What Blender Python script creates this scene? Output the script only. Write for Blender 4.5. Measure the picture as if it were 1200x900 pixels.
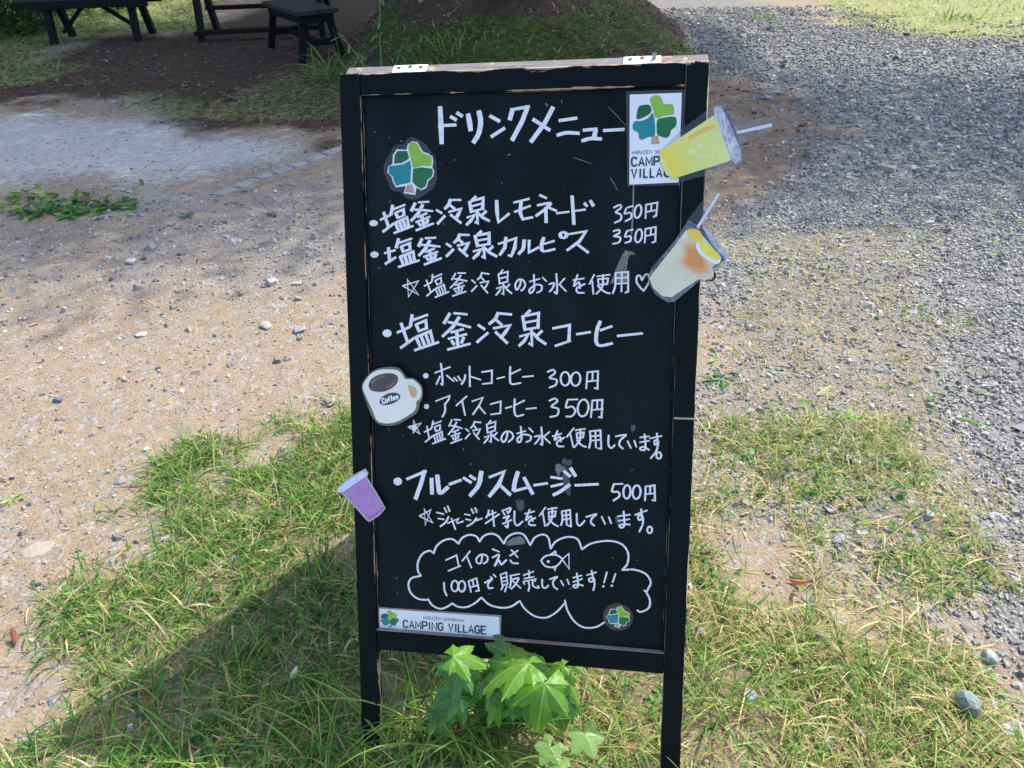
import bpy, bmesh, math, random
import numpy as np
from mathutils import Matrix, Vector
rad = math.radians
for o_ in list(bpy.data.objects): bpy.data.objects.remove(o_)
SC = bpy.context.scene
COL = SC.collection

# ------------------------------------------------------------------ camera
PITCH, ROLL, CAM_H, FPX = rad(33), 0.035, 1.40, 910.0
F = np.array([0, math.cos(PITCH), -math.sin(PITCH)])
_R0 = np.array([1.0, 0, 0]); _U0 = np.cross(_R0, F)
R_ = math.cos(ROLL) * _R0 - math.sin(ROLL) * _U0
U_ = np.cross(R_, F)
cam_d = bpy.data.cameras.new('camera'); cam = bpy.data.objects.new('camera', cam_d); COL.objects.link(cam)
cam.matrix_world = Matrix(((R_[0], U_[0], -F[0], 0), (R_[1], U_[1], -F[1], 0), (R_[2], U_[2], -F[2], CAM_H), (0, 0, 0, 1)))
cam_d.sensor_width = 36; cam_d.lens = 36 * FPX / 1200; cam_d.clip_start = 0.02; cam_d.clip_end = 2000
SC.camera = cam

# ------------------------------------------------------------------ sky, sun, exposure
SUN = Vector((0.66, 0.46, 1.138)).normalized()
SUN_EL = math.asin(SUN.z); SUN_AZ = math.atan2(SUN.x, SUN.y)      # azimuth from +Y towards +X
world = bpy.data.worlds.new('World'); SC.world = world; world.use_nodes = True
wn = world.node_tree; wn.nodes.clear()
sky = wn.nodes.new('ShaderNodeTexSky'); sky.sky_type = 'NISHITA'; sky.sun_disc = False
sky.sun_elevation = SUN_EL; sky.sun_rotation = SUN_AZ
sky.dust_density = 2.2; sky.air_density = 0.8; sky.ozone_density = 0.8
bg = wn.nodes.new('ShaderNodeBackground'); bg.inputs['Strength'].default_value = 0.15
wo = wn.nodes.new('ShaderNodeOutputWorld')
wn.links.new(sky.outputs[0], bg.inputs[0]); wn.links.new(bg.outputs[0], wo.inputs[0])
sun_d = bpy.data.lights.new('sun', 'SUN'); sun_d.energy = 2.35; sun_d.angle = rad(0.6); sun_d.color = (1.0, 0.935, 0.83)
sun = bpy.data.objects.new('sun', sun_d); COL.objects.link(sun)
sun.rotation_euler = SUN.to_track_quat('Z', 'Y').to_euler(); sun.location = SUN * 30
SC.view_settings.view_transform = 'Standard'; SC.view_settings.look = 'None'
SC.view_settings.gamma = 1; SC.view_settings.exposure = 1.55
SC.cycles.use_denoising = True
SC.cycles.max_bounces = 6; SC.cycles.transparent_max_bounces = 12

def at(px, py, Y=None, Z=None):
    'world point on the sight line of a photo pixel, at distance Y or at height Z'
    d = F + R_ * (px - 600) / FPX - U_ * (py - 450) / FPX
    t = Y / d[1] if Y is not None else (Z - CAM_H) / d[2]
    return np.array([0, 0, CAM_H]) + d * t

# ------------------------------------------------------------------ data: marker strokes and outlines on the board, in 0.1 mm from its top left corner; ground zones in metres
ZONES = {
 'gravel': [(1.56, 14.92),(1.71, 7.79),(1.88, 6.32),(2.1, 5.49),(1.79, 4.36),(1.05, 3.62),(0.83, 2.87),(1.06, 2.56),(1.2, 2.13),(1.13, 1.77),(0.99, 1.36),(1.01, 1.06),(1.07, 0.79),(1.68, 0.77),(7.75, 6.65),(5.65, 7.69),(4.17, 8.24),(3.59, 10.06),(3.54, 12.99)],
 'gravelb': [(0.87, 3.12),(0.5, 1.51),(0.74, 1.37),(0.92, 1.2),(1.05, 0.88),(1.63, 1.82),(1.21, 2.35)],
 'gravell': [(-4.32, 4.35),(-2.59, 3.83),(-1.99, 3.98),(-1.52, 4.06),(-0.98, 4.68),(-0.57, 2.82),(-1.44, 3.05),(-2.14, 2.99),(-3.25, 3.03)],
 'pale': [(-5.72, 6.07),(-3.78, 6.05),(-3.03, 6.26),(-2.02, 5.37),(-1.37, 5.29),(-1.05, 4.95),(-1.64, 4.31),(-1.93, 4.04),(-2.54, 4.26),(-4.45, 4.5)],
 'litter': [(-9.9, 9.99),(-4.77, 8.92),(-4.84, 10.13),(-3.32, 9.52),(-2.05, 13.55),(-0.31, 13.04),(-1.0, 5.92),(-1.12, 5.15),(-1.95, 5.53),(-3.2, 6.5),(-5.02, 7.01),(-7.45, 7.28)],
 'g1': [(-0.43, 1.96),(-0.7, 1.87),(-0.97, 1.8),(-0.94, 1.65),(-0.78, 1.49),(-0.86, 1.34),(-1.0, 1.28),(-1.03, 1.14),(-0.92, 1.03),(-1.02, 0.96),(-1.15, 0.89),(-1.02, 0.58),(-0.22, 0.56),(-0.34, 1.26)],
 'g2': [(-0.36, 1.26),(0.44, 1.55),(0.51, 1.38),(0.58, 1.24),(0.69, 1.35),(0.78, 1.21),(0.82, 1.11),(0.89, 1.02),(0.9, 0.88),(1.01, 0.79),(0.84, 0.52),(-0.26, 0.56)],
 'g3': [(0.46, 1.45),(0.64, 1.44),(0.92, 1.62),(1.22, 1.98),(1.15, 2.36),(0.79, 2.27),(0.54, 1.8)],
 'g3b': [(1.03, 3.3),(1.82, 3.33),(1.65, 2.73),(1.3, 1.93),(1.26, 1.47),(1.17, 1.24),(0.92, 1.2),(0.76, 1.43),(1.16, 2.24),(0.86, 2.51)],
 'g4': [(-9.55, 10.8),(-5.09, 9.6),(-4.0, 8.19),(-3.67, 7.26),(-4.41, 7.24),(-6.74, 7.34)],
 'g5': [(-3.28, 6.87),(-2.31, 6.72),(-1.65, 7.98),(-1.22, 7.51),(-0.96, 5.67),(-1.58, 5.71),(-2.38, 5.91),(-2.96, 6.25)],
 'g6': [(-3.85, 4.37),(-2.48, 4.15),(-2.0, 4.05),(-1.95, 3.77),(-2.32, 3.81),(-3.41, 3.76)],
 'flank': [(1.9, 8.71),(2.05, 6.94),(2.22, 5.84),(2.03, 4.67),(1.43, 3.7),(1.01, 3.35),(0.8, 3.32),(0.63, 5.24)],
 'g7': [(-17.83, 23.81),(-13.96, 28.13),(-6.45, 19.52),(-3.52, 10.16),(-4.72, 10.11),(-5.43, 9.14),(-7.57, 9.55)],
 'g8': [(4.71, 13.84),(9.79, 12.1),(6.55, 6.87),(4.97, 7.87),(4.01, 8.27),(3.6, 9.51)],
 'back': [(-3.7,9.2),(-.3,9.0),(1.2,8.6),(.9,13.5),(-1,16),(-3.0,14.5)],
}
WRITING = {
 'title': 'p43 27 1698 558 1709 848 1716 1134;p43 27 1674 852 1958 845;p43 27 1878 714 1965 765;p43 27 1983 657 2069 708;p43 27 2170 684 2194 819 2211 938;p43 27 2350 640 2357 671 2364 701 2371 731 2376 763 2378 796 2377 832 2373 871 2367 910 2359 949 2348 984 2334 1016 2316 1046 2297 1074 2277 1102 2258 1131;p43 27 2538 720 2691 804;p43 27 2560 1043 2773 918;p43 27 2911 623 2866 781;p43 27 2892 630 3180 590;p43 27 3158 589 3069 813 2906 1104;p43 27 3570 614 3433 861 3217 1137;p43 27 3251 791 3518 962;p43 27 3677 819 3952 787;p43 27 3646 1044 3675 1037 3704 1028 3732 1021 3763 1014 3796 1010 3832 1010 3872 1012 3913 1015 3954 1019 3994 1023;p43 27 4071 977 4276 963;p43 27 4262 978 4238 1110;p43 27 4051 1140 4077 1133 4102 1126 4127 1118 4154 1112 4183 1109 4214 1108 4248 1109 4283 1112 4318 1115 4353 1117;p43 27 4394 989 4711 978',
 'lemonade': 'b34 19 575 2429 564 2455 534 2474 495 2481 455 2474 427 2455 417 2428 429 2402 458 2383 498 2376 537 2383 565 2403;p34 19 621 2373 804 2292;p34 19 683 2250 766 2509;p34 19 660 2574 853 2439;p34 19 845 2134 812 2280;p34 19 840 2205 1061 2125;p34 19 893 2257 934 2346;p34 19 893 2257 1035 2200 1039 2307;p34 19 927 2343 1038 2303;p34 19 883 2422 941 2558;p34 19 883 2422 1093 2339 1123 2501;p34 19 952 2397 1006 2538;p34 19 1020 2366 1069 2513;p34 19 858 2597 1198 2478;p34 19 1240 2099 1171 2229;p34 19 1299 2087 1478 2079;p34 19 1373 2129 1296 2261 1163 2395;p34 19 1229 2207 1376 2215 1542 2233;p34 19 1280 2332 1443 2268;p34 19 1248 2416 1494 2325;p34 19 1354 2306 1388 2492;p34 19 1294 2435 1334 2475;p34 19 1458 2371 1433 2444;p34 19 1249 2551 1553 2438;p34 19 1610 2218 1703 2268;p34 19 1625 2444 1753 2314;p34 19 1856 2046 1825 2132 1754 2197;p34 19 1847 2051 2034 2055;p34 19 1854 2146 1923 2198;p34 19 1823 2249 2034 2197 1985 2293 1934 2373;p34 19 1854 2296 2032 2431;p34 19 2290 2001 2224 2063;p34 19 2182 2086 2216 2257;p34 19 2182 2086 2416 2022 2405 2212;p34 19 2206 2164 2402 2113;p34 19 2220 2248 2401 2204;p34 19 2309 2233 2318 2435 2276 2418;p34 19 2138 2344 2264 2301 2207 2390 2128 2463;p34 19 2465 2241 2375 2324;p34 19 2340 2283 2409 2347 2520 2401;p34 19 2643 2069 2650 2254 2674 2424 2854 2283;p32 19 2933 2104 3187 2046;p32 19 2946 2254 3206 2160;p32 19 3057 2075 3039 2269 3083 2375 3250 2345;p32 19 3365 1988 3476 2037;p32 19 3329 2152 3375 2143 3425 2133 3473 2124 3512 2119 3535 2120 3539 2131 3528 2147 3508 2168 3483 2191 3459 2212 3433 2233 3403 2255 3371 2277 3338 2300 3306 2322;p32 19 3468 2191 3476 2430;p32 19 3520 2192 3643 2243;p32 19 3650 2282 3851 2259;p32 19 3899 2008 3936 2462;p32 19 3933 2248 4117 2226;p32 19 4103 2125 4146 2173;p32 19 4199 2085 4249 2168',
 'lemonade price': 'p16 14 4579 2199 4599 2189 4620 2178 4641 2167 4659 2159 4674 2156 4685 2159 4694 2166 4699 2177 4701 2188 4698 2200 4686 2213 4666 2228 4643 2243 4624 2258 4617 2270 4623 2279 4640 2286 4662 2292 4682 2299 4695 2309 4702 2323 4706 2339 4707 2357 4704 2374 4697 2389 4684 2401 4665 2412 4644 2421 4621 2431 4600 2441;p16 14 4782 2213 4776 2231 4768 2250 4761 2269 4758 2284 4760 2295 4772 2297 4791 2291 4814 2284 4834 2279 4849 2281 4859 2291 4867 2307 4871 2325 4871 2344 4866 2360 4854 2373 4836 2385 4814 2396 4791 2407 4770 2418;p16 14 4794 2201 4894 2172;p16 14 4971 2160 4993 2159 5010 2173 5022 2201 5026 2238 5021 2279 5009 2316 4990 2346 4969 2362 4948 2363 4930 2348 4918 2320 4914 2283 4919 2243 4932 2205 4950 2176 4971 2160;p16 14 5097 2156 5095 2370;p16 14 5097 2156 5278 2123 5264 2327 5218 2350;p16 14 5185 2146 5179 2250;p16 14 5092 2273 5273 2239',
 'calpis': 'b34 20 573 2960 561 2987 533 3007 494 3014 456 3007 428 2987 419 2961 430 2934 459 2915 497 2907 535 2914 563 2934;p34 20 680 2936 868 2887;p34 20 752 2844 766 3081;p34 20 688 3118 875 3008;p34 20 934 2696 890 2845;p34 20 924 2768 1166 2690;p34 20 978 2822 1016 2915;p34 20 978 2822 1133 2767 1131 2877;p34 20 1009 2912 1130 2872;p34 20 958 2992 1012 3133;p34 20 958 2992 1188 2911 1210 3077;p34 20 1033 2967 1082 3113;p34 20 1107 2937 1151 3089;p34 20 920 3171 1292 3056;p34 20 1349 2694 1287 2818;p34 20 1408 2683 1588 2676;p34 20 1485 2723 1415 2849 1288 2976;p34 20 1344 2797 1493 2806 1661 2824;p34 20 1403 2916 1564 2857;p34 20 1375 2997 1618 2911;p34 20 1476 2893 1520 3071;p34 20 1422 3015 1465 3054;p34 20 1584 2955 1563 3025;p34 20 1384 3126 1683 3020;p34 20 1776 2776 1855 2825;p34 20 1772 2988 1897 2869;p34 20 2011 2620 1976 2700 1907 2759;p34 20 2002 2625 2170 2632;p34 20 2001 2714 2059 2764;p34 20 1966 2810 2160 2765 2108 2854 2057 2928;p34 20 1990 2855 2140 2984;p34 20 2381 2570 2315 2627;p34 20 2273 2647 2318 2822;p34 20 2273 2647 2514 2600 2513 2790;p34 20 2302 2727 2504 2691;p34 20 2322 2812 2508 2781;p34 20 2413 2803 2435 3007 2389 2986;p34 20 2241 2903 2370 2869 2316 2954 2238 3021;p34 20 2577 2823 2487 2900;p34 20 2448 2856 2524 2925 2643 2987;p32 19 2673 2779 2970 2686 2951 2838 2891 2979 2843 2967;p32 19 2801 2674 2782 2838 2697 2961;p32 19 3109 2716 3107 2746 3105 2776 3103 2806 3098 2834 3091 2859 3079 2880 3064 2897 3047 2913 3030 2928 3013 2945;p32 19 3193 2722 3191 2920 3356 2834;p32 19 3438 2677 3430 2702 3420 2726 3412 2751 3405 2775 3402 2798 3401 2822 3402 2846 3406 2869 3416 2887 3434 2898 3462 2900 3499 2894 3541 2884 3584 2873 3625 2865;p32 19 3427 2783 3611 2732;p32 19 3747 2593 3767 2590 3786 2595 3803 2606 3813 2621 3816 2638 3811 2655 3799 2669 3781 2678 3761 2680 3742 2676 3725 2665 3715 2650 3712 2632 3717 2615 3729 2602 3747 2593;p32 19 3831 2624 4135 2576 4031 2738 3829 2882;p32 19 3971 2768 4178 2918',
 'calpis price': 'p16 14 4582 2574 4601 2569 4622 2563 4642 2557 4659 2554 4671 2554 4679 2560 4684 2569 4686 2581 4684 2593 4679 2604 4665 2615 4643 2626 4620 2637 4602 2647 4596 2655 4606 2659 4628 2661 4655 2663 4680 2666 4695 2673 4700 2686 4700 2703 4695 2722 4687 2740 4676 2753 4662 2761 4643 2767 4621 2770 4599 2773 4578 2777;p16 14 4798 2584 4792 2601 4784 2620 4777 2638 4773 2654 4776 2664 4787 2666 4806 2663 4827 2657 4846 2653 4859 2655 4866 2666 4870 2682 4870 2701 4868 2719 4861 2732 4850 2741 4834 2748 4816 2752 4796 2757 4778 2762;p16 14 4797 2572 4901 2549;p16 14 4994 2547 5016 2546 5034 2561 5045 2589 5049 2626 5044 2667 5032 2705 5013 2735 4992 2752 4971 2753 4953 2738 4941 2710 4937 2673 4942 2632 4954 2594 4973 2564 4994 2547;p16 14 5100 2538 5094 2762;p16 14 5100 2538 5264 2509 5263 2738 5213 2759;p16 14 5188 2526 5185 2635;p16 14 5097 2656 5262 2620',
 'water note': 'p17 15 990 3493 1271 3408 1088 3683 1077 3383 1267 3642 990 3493;p17 15 1375 3493 1505 3426;p17 15 1414 3390 1490 3608;p17 15 1416 3662 1551 3550;p17 15 1526 3293 1511 3416;p17 15 1527 3353 1686 3287;p17 15 1569 3397 1605 3473;p17 15 1569 3397 1671 3350 1680 3441;p17 15 1599 3470 1679 3437;p17 15 1572 3536 1623 3651;p17 15 1572 3536 1722 3468 1754 3605;p17 15 1621 3515 1669 3635;p17 15 1669 3490 1715 3615;p17 15 1564 3684 1808 3586;p17 15 1928 3275 1861 3381;p17 15 1972 3267 2103 3269;p17 15 2020 3306 1947 3414 1832 3522;p17 15 1905 3366 2011 3379 2128 3403;p17 15 1925 3474 2052 3428;p17 15 1890 3543 2081 3479;p17 15 1982 3456 1981 3616;p17 15 1921 3562 1944 3598;p17 15 2048 3516 2020 3577;p17 15 1872 3658 2108 3578;p17 15 2210 3383 2270 3434;p17 15 2205 3576 2301 3477;p17 15 2389 3259 2362 3329 2310 3378;p17 15 2383 3262 2510 3282;p17 15 2381 3343 2425 3394;p17 15 2354 3428 2502 3402 2462 3479 2422 3543;p17 15 2372 3471 2485 3600;p17 15 2747 3211 2701 3264;p17 15 2672 3283 2693 3447;p17 15 2672 3283 2834 3239 2823 3417;p17 15 2687 3358 2823 3324;p17 15 2696 3438 2820 3409;p17 15 2757 3430 2760 3621 2731 3602;p17 15 2638 3523 2725 3491 2685 3571 2629 3634;p17 15 2864 3449 2801 3520;p17 15 2777 3480 2824 3544 2900 3603;p16 14 3061 3365 3057 3387 3053 3410 3049 3433 3043 3454 3037 3474 3027 3492 3016 3511 3004 3528 2992 3539 2983 3542 2975 3535 2968 3520 2963 3499 2960 3478 2961 3459 2966 3440 2975 3421 2987 3402 3001 3386 3014 3375 3029 3369 3046 3367 3063 3369 3079 3373 3093 3380 3104 3391 3115 3406 3123 3423 3129 3441 3131 3457 3128 3474 3122 3491 3112 3508 3102 3523 3094 3535 3086 3543 3078 3547 3071 3549 3063 3551 3056 3554;p16 14 3203 3404 3375 3354;p16 14 3275 3287 3277 3335 3281 3386 3284 3436 3285 3481 3282 3518 3274 3545 3260 3567 3245 3582 3230 3592 3220 3596 3212 3593 3204 3582 3199 3567 3198 3550 3204 3534 3218 3518 3239 3499 3265 3481 3290 3466 3313 3456 3335 3452 3357 3452 3378 3456 3395 3462 3407 3470 3413 3482 3415 3499 3413 3516 3408 3533 3402 3548 3391 3558 3378 3567 3362 3574 3345 3581 3330 3589;p16 14 3422 3332 3488 3393;p16 14 3654 3269 3658 3310 3661 3352 3665 3393 3667 3433 3669 3468 3670 3501 3670 3533 3670 3561 3668 3583 3664 3598 3658 3602 3649 3597 3640 3587 3630 3576 3620 3567;p16 14 3532 3445 3551 3439 3572 3432 3592 3425 3609 3422 3619 3426 3621 3437 3616 3455 3607 3477 3598 3498 3589 3515 3580 3528 3571 3539 3562 3549 3552 3558 3542 3568;p16 14 3795 3345 3706 3443;p16 14 3706 3443 3819 3559;p16 14 3934 3374 4118 3342;p16 14 4009 3282 3996 3323 3979 3367 3964 3409 3953 3444 3951 3466 3959 3467 3976 3453 3998 3433 4018 3415 4033 3410 4041 3420 4046 3439 4048 3463 4050 3488 4053 3511;p16 14 4135 3434 4106 3447 4076 3461 4046 3474 4021 3488 4004 3502 3995 3518 3993 3534 3996 3551 4003 3565 4014 3576 4029 3581 4050 3583 4074 3582 4099 3581 4122 3581;p16 14 4285 3280 4206 3439;p16 14 4254 3387 4276 3601;p16 14 4331 3310 4544 3279;p16 14 4348 3356 4515 3340 4502 3431 4359 3447 4348 3356;p16 14 4428 3280 4428 3320 4429 3362 4430 3403 4428 3442 4420 3477 4406 3506 4387 3532 4366 3554 4343 3577 4322 3600;p16 14 4344 3462 4367 3483 4391 3504 4414 3525 4437 3544 4459 3559 4479 3569 4497 3576 4515 3580 4533 3584 4551 3589;p16 14 4634 3248 4634 3292 4635 3337 4636 3381 4635 3423 4633 3460 4628 3491 4621 3517 4613 3541 4604 3564 4596 3588;p16 14 4634 3248 4839 3232 4847 3555 4799 3574;p16 14 4636 3339 4841 3322;p16 14 4632 3430 4837 3413;p16 14 4737 3247 4738 3556;p16 14 5068 3366 5061 3350 5054 3333 5047 3317 5040 3303 5033 3294 5023 3290 5012 3289 5001 3292 4992 3297 4985 3306 4981 3319 4978 3337 4977 3358 4978 3378 4981 3397 4988 3413 4997 3428 5008 3443 5020 3457 5032 3472 5044 3486 5058 3500 5072 3513 5086 3527 5100 3541;p16 14 5068 3366 5079 3346 5090 3325 5101 3304 5111 3287 5122 3275 5132 3269 5143 3267 5153 3268 5162 3273 5170 3281 5177 3293 5183 3309 5188 3327 5190 3346 5190 3365 5186 3383 5180 3401 5171 3419 5161 3438 5151 3456 5142 3473 5131 3490 5121 3507 5110 3524 5100 3541',
 'coffee': 'b34 23 769 4319 757 4354 726 4380 685 4391 643 4382 614 4357 603 4322 615 4287 647 4261 688 4250 730 4259 759 4284;p34 23 872 4305 1102 4202;p34 23 946 4143 1062 4490;p34 23 929 4573 1170 4399;p34 23 1148 3994 1112 4186;p34 23 1144 4087 1423 3987;p34 23 1215 4157 1269 4277;p34 23 1215 4157 1392 4085 1402 4228;p34 23 1261 4273 1400 4222;p34 23 1209 4377 1288 4559;p34 23 1209 4377 1472 4272 1517 4488;p34 23 1295 4345 1369 4534;p34 23 1380 4306 1448 4503;p34 23 1183 4609 1612 4460;p34 23 1818 3959 1715 4128;p34 23 1894 3952 2121 3968;p34 23 1983 4021 1870 4191 1685 4356;p34 23 1791 4107 1976 4140 2183 4190;p34 23 1840 4286 2055 4224;p34 23 1790 4397 2112 4310;p34 23 1937 4263 1957 4525;p34 23 1845 4431 1891 4492;p34 23 2060 4368 2020 4465;p34 23 1774 4585 2172 4475;p34 23 2319 4149 2429 4220;p34 23 2295 4445 2485 4282;p34 23 2668 3937 2612 4048 2509 4129;p34 23 2656 3943 2895 3959;p34 23 2647 4068 2726 4140;p34 23 2588 4201 2870 4144 2789 4267 2709 4369;p34 23 2620 4264 2824 4450;p32 22 3214 3887 3138 3962;p32 22 3089 3989 3131 4224;p32 22 3089 3989 3362 3929 3351 4185;p32 22 3117 4097 3347 4051;p32 22 3135 4212 3346 4173;p32 22 3238 4202 3251 4476 3201 4448;p32 22 3040 4332 3187 4289 3121 4403 3029 4493;p32 22 3421 4230 3316 4333;p32 22 3275 4273 3356 4368 3487 4453;p32 22 3606 4183 3887 4125 3879 4399;p32 22 3651 4482 3903 4389;p32 22 4009 4276 4236 4236;p32 22 4398 4054 4388 4082 4377 4110 4366 4137 4356 4167 4349 4198 4343 4236 4338 4277 4335 4320 4335 4359 4338 4390 4345 4414 4354 4433 4366 4447 4383 4456 4406 4461 4438 4460 4477 4452 4521 4441 4565 4429 4607 4418;p32 22 4406 4202 4593 4132;p32 22 4692 4292 5096 4242',
 'hot coffee': 'b18 15 1424 5055 1417 5080 1398 5098 1372 5105 1346 5099 1328 5082 1321 5058 1329 5034 1348 5016 1374 5009 1399 5015 1418 5032;p18 15 1538 5002 1813 4889;p18 15 1648 4831 1652 4863 1656 4894 1660 4926 1664 4958 1666 4993 1669 5035 1672 5081 1674 5128 1675 5168 1674 5195 1670 5207 1664 5207 1657 5200 1650 5191 1643 5186;p18 15 1630 5057 1561 5203;p18 15 1748 5037 1874 5139;p18 15 1880 5076 1935 5132;p18 15 1951 5049 2001 5123;p18 15 2083 5020 2080 5038 2078 5056 2075 5073 2071 5091 2065 5108 2056 5125 2046 5141 2034 5158 2022 5174 2011 5190;p18 15 2161 4868 2163 5226;p18 15 2164 5043 2356 5100;p18 15 2376 4965 2557 4932 2551 5150;p18 15 2385 5174 2561 5149;p18 15 2644 5072 2777 5038;p18 15 2876 4857 2874 4900 2872 4944 2871 4987 2870 5027 2871 5061 2873 5089 2874 5114 2878 5134 2886 5149 2901 5159 2925 5162 2955 5158 2990 5151 3026 5142 3060 5135;p18 15 2881 4986 3054 4900;p18 15 3092 5030 3277 5007',
 'hot coffee price': 'p17 15 3521 4932 3541 4922 3561 4912 3581 4902 3599 4894 3614 4892 3626 4897 3638 4905 3646 4918 3650 4931 3648 4946 3635 4962 3612 4980 3586 5000 3566 5017 3559 5032 3571 5041 3596 5045 3627 5049 3656 5054 3674 5063 3682 5077 3684 5095 3682 5115 3676 5133 3665 5150 3650 5162 3628 5173 3603 5183 3577 5192 3553 5202;p17 15 3798 4931 3828 4924 3858 4935 3882 4962 3898 5001 3902 5047 3895 5091 3877 5129 3851 5153 3821 5159 3792 5149 3767 5121 3752 5082 3747 5036 3754 4991 3772 4954 3798 4931;p17 15 3986 4929 4018 4925 4047 4938 4069 4967 4082 5008 4083 5054 4072 5097 4051 5133 4022 5154 3991 5159 3962 5145 3939 5116 3926 5075 3925 5029 3936 4985 3958 4950 3986 4929;p17 15 4200 4926 4186 5201;p17 15 4200 4919 4380 4897 4378 5195 4325 5187;p17 15 4291 4911 4287 5058;p17 15 4191 5078 4390 5055',
 'iced coffee': 'b18 15 1425 5605 1418 5628 1400 5646 1375 5653 1351 5648 1333 5631 1327 5608 1334 5585 1352 5568 1377 5561 1401 5566 1419 5582;p18 15 1548 5504 1799 5399 1780 5466 1723 5544;p18 15 1710 5544 1712 5571 1714 5598 1716 5626 1716 5652 1713 5677 1706 5700 1696 5722 1684 5744 1672 5765 1660 5786;p18 15 2105 5397 1915 5573;p18 15 2023 5488 2072 5741;p18 15 2201 5487 2392 5413 2328 5554 2212 5723;p18 15 2315 5560 2433 5698;p18 15 2525 5527 2711 5471 2701 5680;p18 15 2534 5709 2706 5680;p18 15 2794 5589 2902 5555;p18 15 2956 5420 2954 5459 2950 5499 2947 5539 2945 5576 2947 5609 2950 5638 2955 5666 2962 5690 2973 5709 2987 5721 3006 5724 3031 5719 3058 5710 3085 5699 3112 5691;p18 15 2962 5528 3126 5440;p18 15 3156 5589 3330 5565',
 'iced coffee price': 'p17 15 3555 5433 3575 5423 3595 5412 3615 5401 3633 5393 3648 5390 3663 5393 3676 5401 3688 5412 3694 5425 3693 5439 3679 5455 3654 5475 3626 5496 3604 5516 3596 5531 3607 5542 3633 5547 3665 5552 3693 5559 3712 5570 3719 5588 3720 5611 3716 5636 3708 5659 3696 5678 3678 5690 3654 5699 3627 5705 3599 5711 3573 5717;p17 15 3869 5403 4044 5392;p17 15 3869 5408 3862 5437 3854 5468 3846 5498 3842 5524 3846 5540 3859 5544 3880 5538 3905 5528 3929 5520 3948 5519 3964 5529 3980 5543 3993 5560 4002 5579 4005 5597 4002 5615 3994 5636 3981 5656 3966 5673 3951 5686 3933 5693 3913 5696 3891 5697 3869 5696 3848 5697;p17 15 4125 5395 4162 5391 4194 5410 4219 5448 4230 5500 4228 5557 4213 5612 4185 5656 4151 5681 4115 5685 4082 5667 4058 5628 4046 5576 4048 5518 4064 5464 4091 5420 4125 5395;p17 15 4293 5409 4275 5699;p17 15 4293 5402 4462 5389 4456 5693 4403 5687;p17 15 4378 5399 4376 5547;p17 15 4284 5568 4477 5544',
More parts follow.
